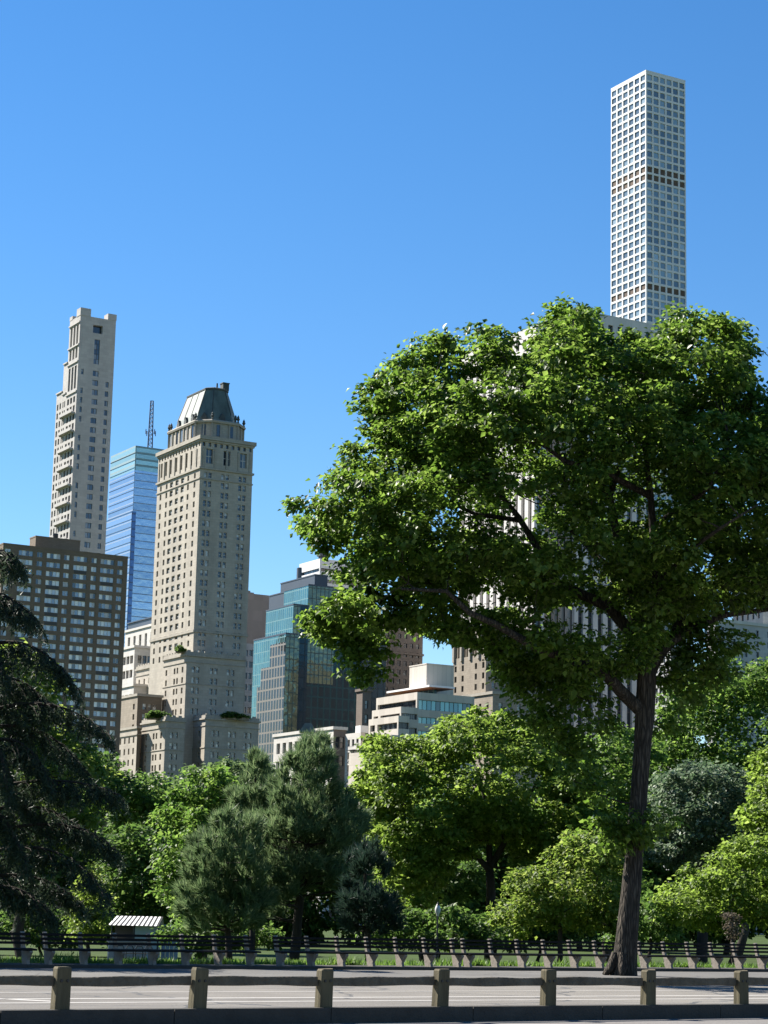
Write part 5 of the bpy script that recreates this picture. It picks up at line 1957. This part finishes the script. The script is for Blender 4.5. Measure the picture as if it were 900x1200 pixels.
broadleaf('broadleaf_tree', 'dark rounded tree below the brown brick building', 'tree',
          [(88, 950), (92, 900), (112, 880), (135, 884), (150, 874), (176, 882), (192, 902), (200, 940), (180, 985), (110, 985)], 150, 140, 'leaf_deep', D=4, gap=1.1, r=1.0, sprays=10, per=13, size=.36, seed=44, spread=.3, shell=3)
broadleaf('broadleaf_tree', 'pale hazy green tree line crown right below the stone hotel', 'tree',
          [(175, 990), (180, 945), (205, 915), (240, 893), (275, 890), (312, 898), (340, 930), (335, 990)], 178, 262, 'leaf_hazy', D=5, gap=1.25, r=1.15, sprays=10, per=13, size=.42, seed=45, spread=.34, shell=3.2)
broadleaf('broadleaf_tree', 'grey green tree around the twin-armed street lamp', 'tree',
          [(120, 990), (126, 945), (150, 925), (178, 918), (205, 930), (214, 975), (200, 1010)], 175, 165, 'leaf_hazy', D=4, gap=1.2, r=1.1, sprays=10, per=13, size=.4, seed=46, spread=.32, shell=3)
broadleaf('shrub', 'dark leafy rounded bush behind the striped kiosk', 'shrub',
          [(104, 1100), (108, 1030), (120, 985), (150, 962), (182, 972), (200, 1008), (222, 1050), (225, 1100)], 130, 160, 'leaf_deep', D=3.2, gap=.9, r=.8, sprays=10, per=13, size=.3, seed=47, spread=.25, trunk_r=.15, shell=2.4)
broadleaf('shrub', 'yellowish bush left of the striped kiosk under the conifer boughs', 'shrub',
          [(78, 1100), (85, 1050), (98, 1020), (112, 1005), (128, 1030), (132, 1075), (128, 1100)], 110, 106, 'leaf_yellow', D=1.8, gap=.7, r=.55, sprays=10, per=12, size=.22, seed=48, spread=.2, trunk_r=.1)
broadleaf('broadleaf_tree', 'deep green tree standing in shade under the bright middle tree', 'tree',
          [(425, 960), (470, 975), (530, 985), (570, 1010), (580, 1098), (430, 1098)], 124, 500, 'leaf_deep', D=3.5, gap=.95, r=.9, sprays=10, per=13, size=.32, seed=49, spread=.28, shell=2.6)
broadleaf('shrub', 'yellow green flowering bush behind the benches just left of the big trunk', 'shrub',
          [(576, 1100), (583, 1055), (600, 1020), (632, 1004), (655, 985), (690, 970), (722, 978), (740, 1010), (748, 1100)], 88, 655, 'leaf_yellow', D=2.4, gap=.62, r=.5, sprays=10, per=14, size=.19, seed=50, spread=.18, trunk_r=.1, shell=1.8)
broadleaf('broadleaf_tree', 'mid green tree behind the big trunk at the height of its lowest sprays', 'tree',
          [(628, 930), (640, 890), (680, 858), (720, 845), (765, 870), (785, 930), (770, 1000), (720, 1010), (660, 1000)], 128, 715, 'leaf_green', D=3.6, gap=.95, r=.85, sprays=10, per=13, size=.3, seed=51, spread=.26, shell=2.6)
broadleaf('broadleaf_tree', 'large mid green tree filling the right below the pale stone building', 'tree',
          [(735, 905), (760, 850), (785, 800), (815, 778), (850, 770), (905, 766), (960, 790), (1000, 850), (1000, 930), (930, 960), (860, 940), (790, 950)], 145, 860, 'leaf_green', D=5.5, gap=1.1, r=1.0, sprays=10, per=13, size=.34, seed=52, spread=.3, shell=3)
broadleaf('broadleaf_tree', 'silvery green tree with pale leaf tops right of the big trunk', 'tree',
          [(752, 1010), (757, 945), (775, 910), (808, 896), (850, 893), (880, 903), (893, 945), (882, 1000), (830, 1020)], 106, 822, 'leaf_silver', D=3.2, gap=.72, r=.65, sprays=10, per=14, size=.22, seed=53, spread=.2, shell=2.2, upn=1.2)
broadleaf('shrub', 'bright lime green bush behind the right benches', 'shrub',
          [(762, 1100), (768, 1055), (788, 1022), (828, 1003), (858, 984), (900, 972), (960, 985), (970, 1100)], 89, 850, 'leaf_bright', D=2.6, gap=.62, r=.5, sprays=10, per=14, size=.19, seed=54, spread=.18, trunk_r=.1, shell=1.8)
broadleaf('broadleaf_tree', 'bright leaved young tree cut by the right edge above the lime green bush', 'tree',
          [(868, 965), (878, 935), (888, 885), (930, 855), (975, 900), (975, 1000), (890, 992)], 92, 930, 'leaf_bright', D=2.0, gap=.65, r=.55, sprays=10, per=13, size=.22, seed=55, spread=.2, trunk_r=.14, shell=2.0)
broadleaf('shrub', 'dry brown twiggy bush behind the rightmost bench', 'shrub',
          [(846, 1100), (848, 1078), (856, 1068), (866, 1074), (870, 1100)], 82, 858, 'twig_brown', D=.5, gap=.3, r=.28, sprays=9, per=10, size=.1, seed=56, spread=.1, trunk_r=.05)
# an added shade caster, then trees farther back, closing the view between the trunks
broadleaf('broadleaf_tree', 'unseen leafy tree added beyond the left edge to shade the left benches', 'tree',
          [(-420, 900), (-440, 800), (-400, 700), (-330, 640), (-240, 610), (-150, 640), (-80, 720), (-60, 820), (-100, 920), (-220, 960), (-340, 950)], 64, -219, 'leaf_green', D=4.5, gap=.9, r=.8, sprays=10, per=13, size=.24, seed=57, spread=.22, shell=2.8)  # stands out of view, added so its shadow falls on benches and pavement
far = [((940, 1150), 880, 186, 'dark far tree just beyond the right edge, second from the frame'), ((1130, 1340), 860, 176, 'dark far tree well beyond the right edge of the road'), ((-60, 150), 905, 196, 'dark far tree behind the weeping conifer, leftmost of the back row'), ((110, 300), 950, 200, 'dark far tree behind the kiosk and its dark bush'), ((260, 470), 930, 205, 'dark far tree behind the tall blue green pine'),
       ((430, 620), 925, 208, 'dark far tree behind the bright round middle tree'), ((590, 770), 920, 204, 'dark far tree behind the yellow green flowering bush'), ((740, 960), 900, 198, 'dark far tree behind the silvery green tree')]
for i, ((x0, x1), top, Y, lb) in enumerate(far):
    w_ = x1 - x0
    pr = random.Random(60 + i)
    up_ = [(x0 + w_ * f, top + 60 * abs(2 * f - 1) ** 2 + pr.uniform(-12, 14)) for f in np.linspace(0, 1, 9)]
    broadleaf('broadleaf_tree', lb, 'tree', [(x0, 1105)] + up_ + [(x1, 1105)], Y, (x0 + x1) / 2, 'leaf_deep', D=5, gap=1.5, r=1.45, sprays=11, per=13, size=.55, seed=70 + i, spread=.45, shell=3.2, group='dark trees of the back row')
hedge = [((-20, 120), 1060, 128, 'low dark undergrowth bush at the far left behind the bench'), ((180, 330), 1068, 112, 'low dark undergrowth bush under the low spreading pine'), ((430, 600), 1058, 104, 'low dark undergrowth bush by the acorn lamp'), ((560, 700), 1050, 110, 'low dark undergrowth bush behind the flowering bush'), ((720, 800), 1050, 100, 'low dark undergrowth bush right behind the big trunk')]
for i, ((x0, x1), top, Y, lb) in enumerate(hedge):
    w_ = x1 - x0
    pr = random.Random(160 + i)
    up_ = [(x0 + w_ * f, top + 22 * abs(2 * f - 1) ** 2 + pr.uniform(-6, 6)) for f in np.linspace(0, 1, 7)]
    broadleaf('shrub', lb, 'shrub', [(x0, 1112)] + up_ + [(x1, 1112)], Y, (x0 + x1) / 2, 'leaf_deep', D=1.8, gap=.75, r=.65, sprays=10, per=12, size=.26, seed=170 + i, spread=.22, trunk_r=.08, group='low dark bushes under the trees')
# small evergreen shrubs on the hotel terraces
for i, (x0, x1, top, bot, Y, lb) in enumerate(((172, 199, 832, 842, 616, 'dark evergreen shrubs on the terrace of the hotel left wing'), (258, 292, 834, 842, 622, 'dark evergreen shrubs on the terrace of the hotel right wing'), (206, 218, 756, 764, 626, 'small dark shrub on the upper terrace of the hotel'))):
    C, R = sample_clumps([(x0, bot), (x0 + 2, top + 4), ((x0 * 2 + x1) / 3, top), ((x0 + 2 * x1) / 3, top + 3), (x1 - 1, top + 5), (x1, bot)], Y, 1.2, .5, .5, 600, rng=np.random.default_rng(200 + i))
    V = leaf_cloud(C, R, 8, 8, .5, C.mean(0), rng=np.random.default_rng(210 + i), spread=.3)
    b = at((x0 + x1) / 2, bot, Y)
    t = thing('terrace_shrub', lb, 'shrub', b)
    link('crown', np_mesh('crown', V, 4, 'leaf_deep', LEAF), t)
    m = MB()
    m.box(at(x0, bot + 1.2, Y) - Vector((0, .8, 0)), (at(x1, bot, Y).x - at(x0, bot, Y).x, 0, 0), (0, 1.6, 0), (0, 0, .7))
    m.build('planter', 'old_tan_stone', t)
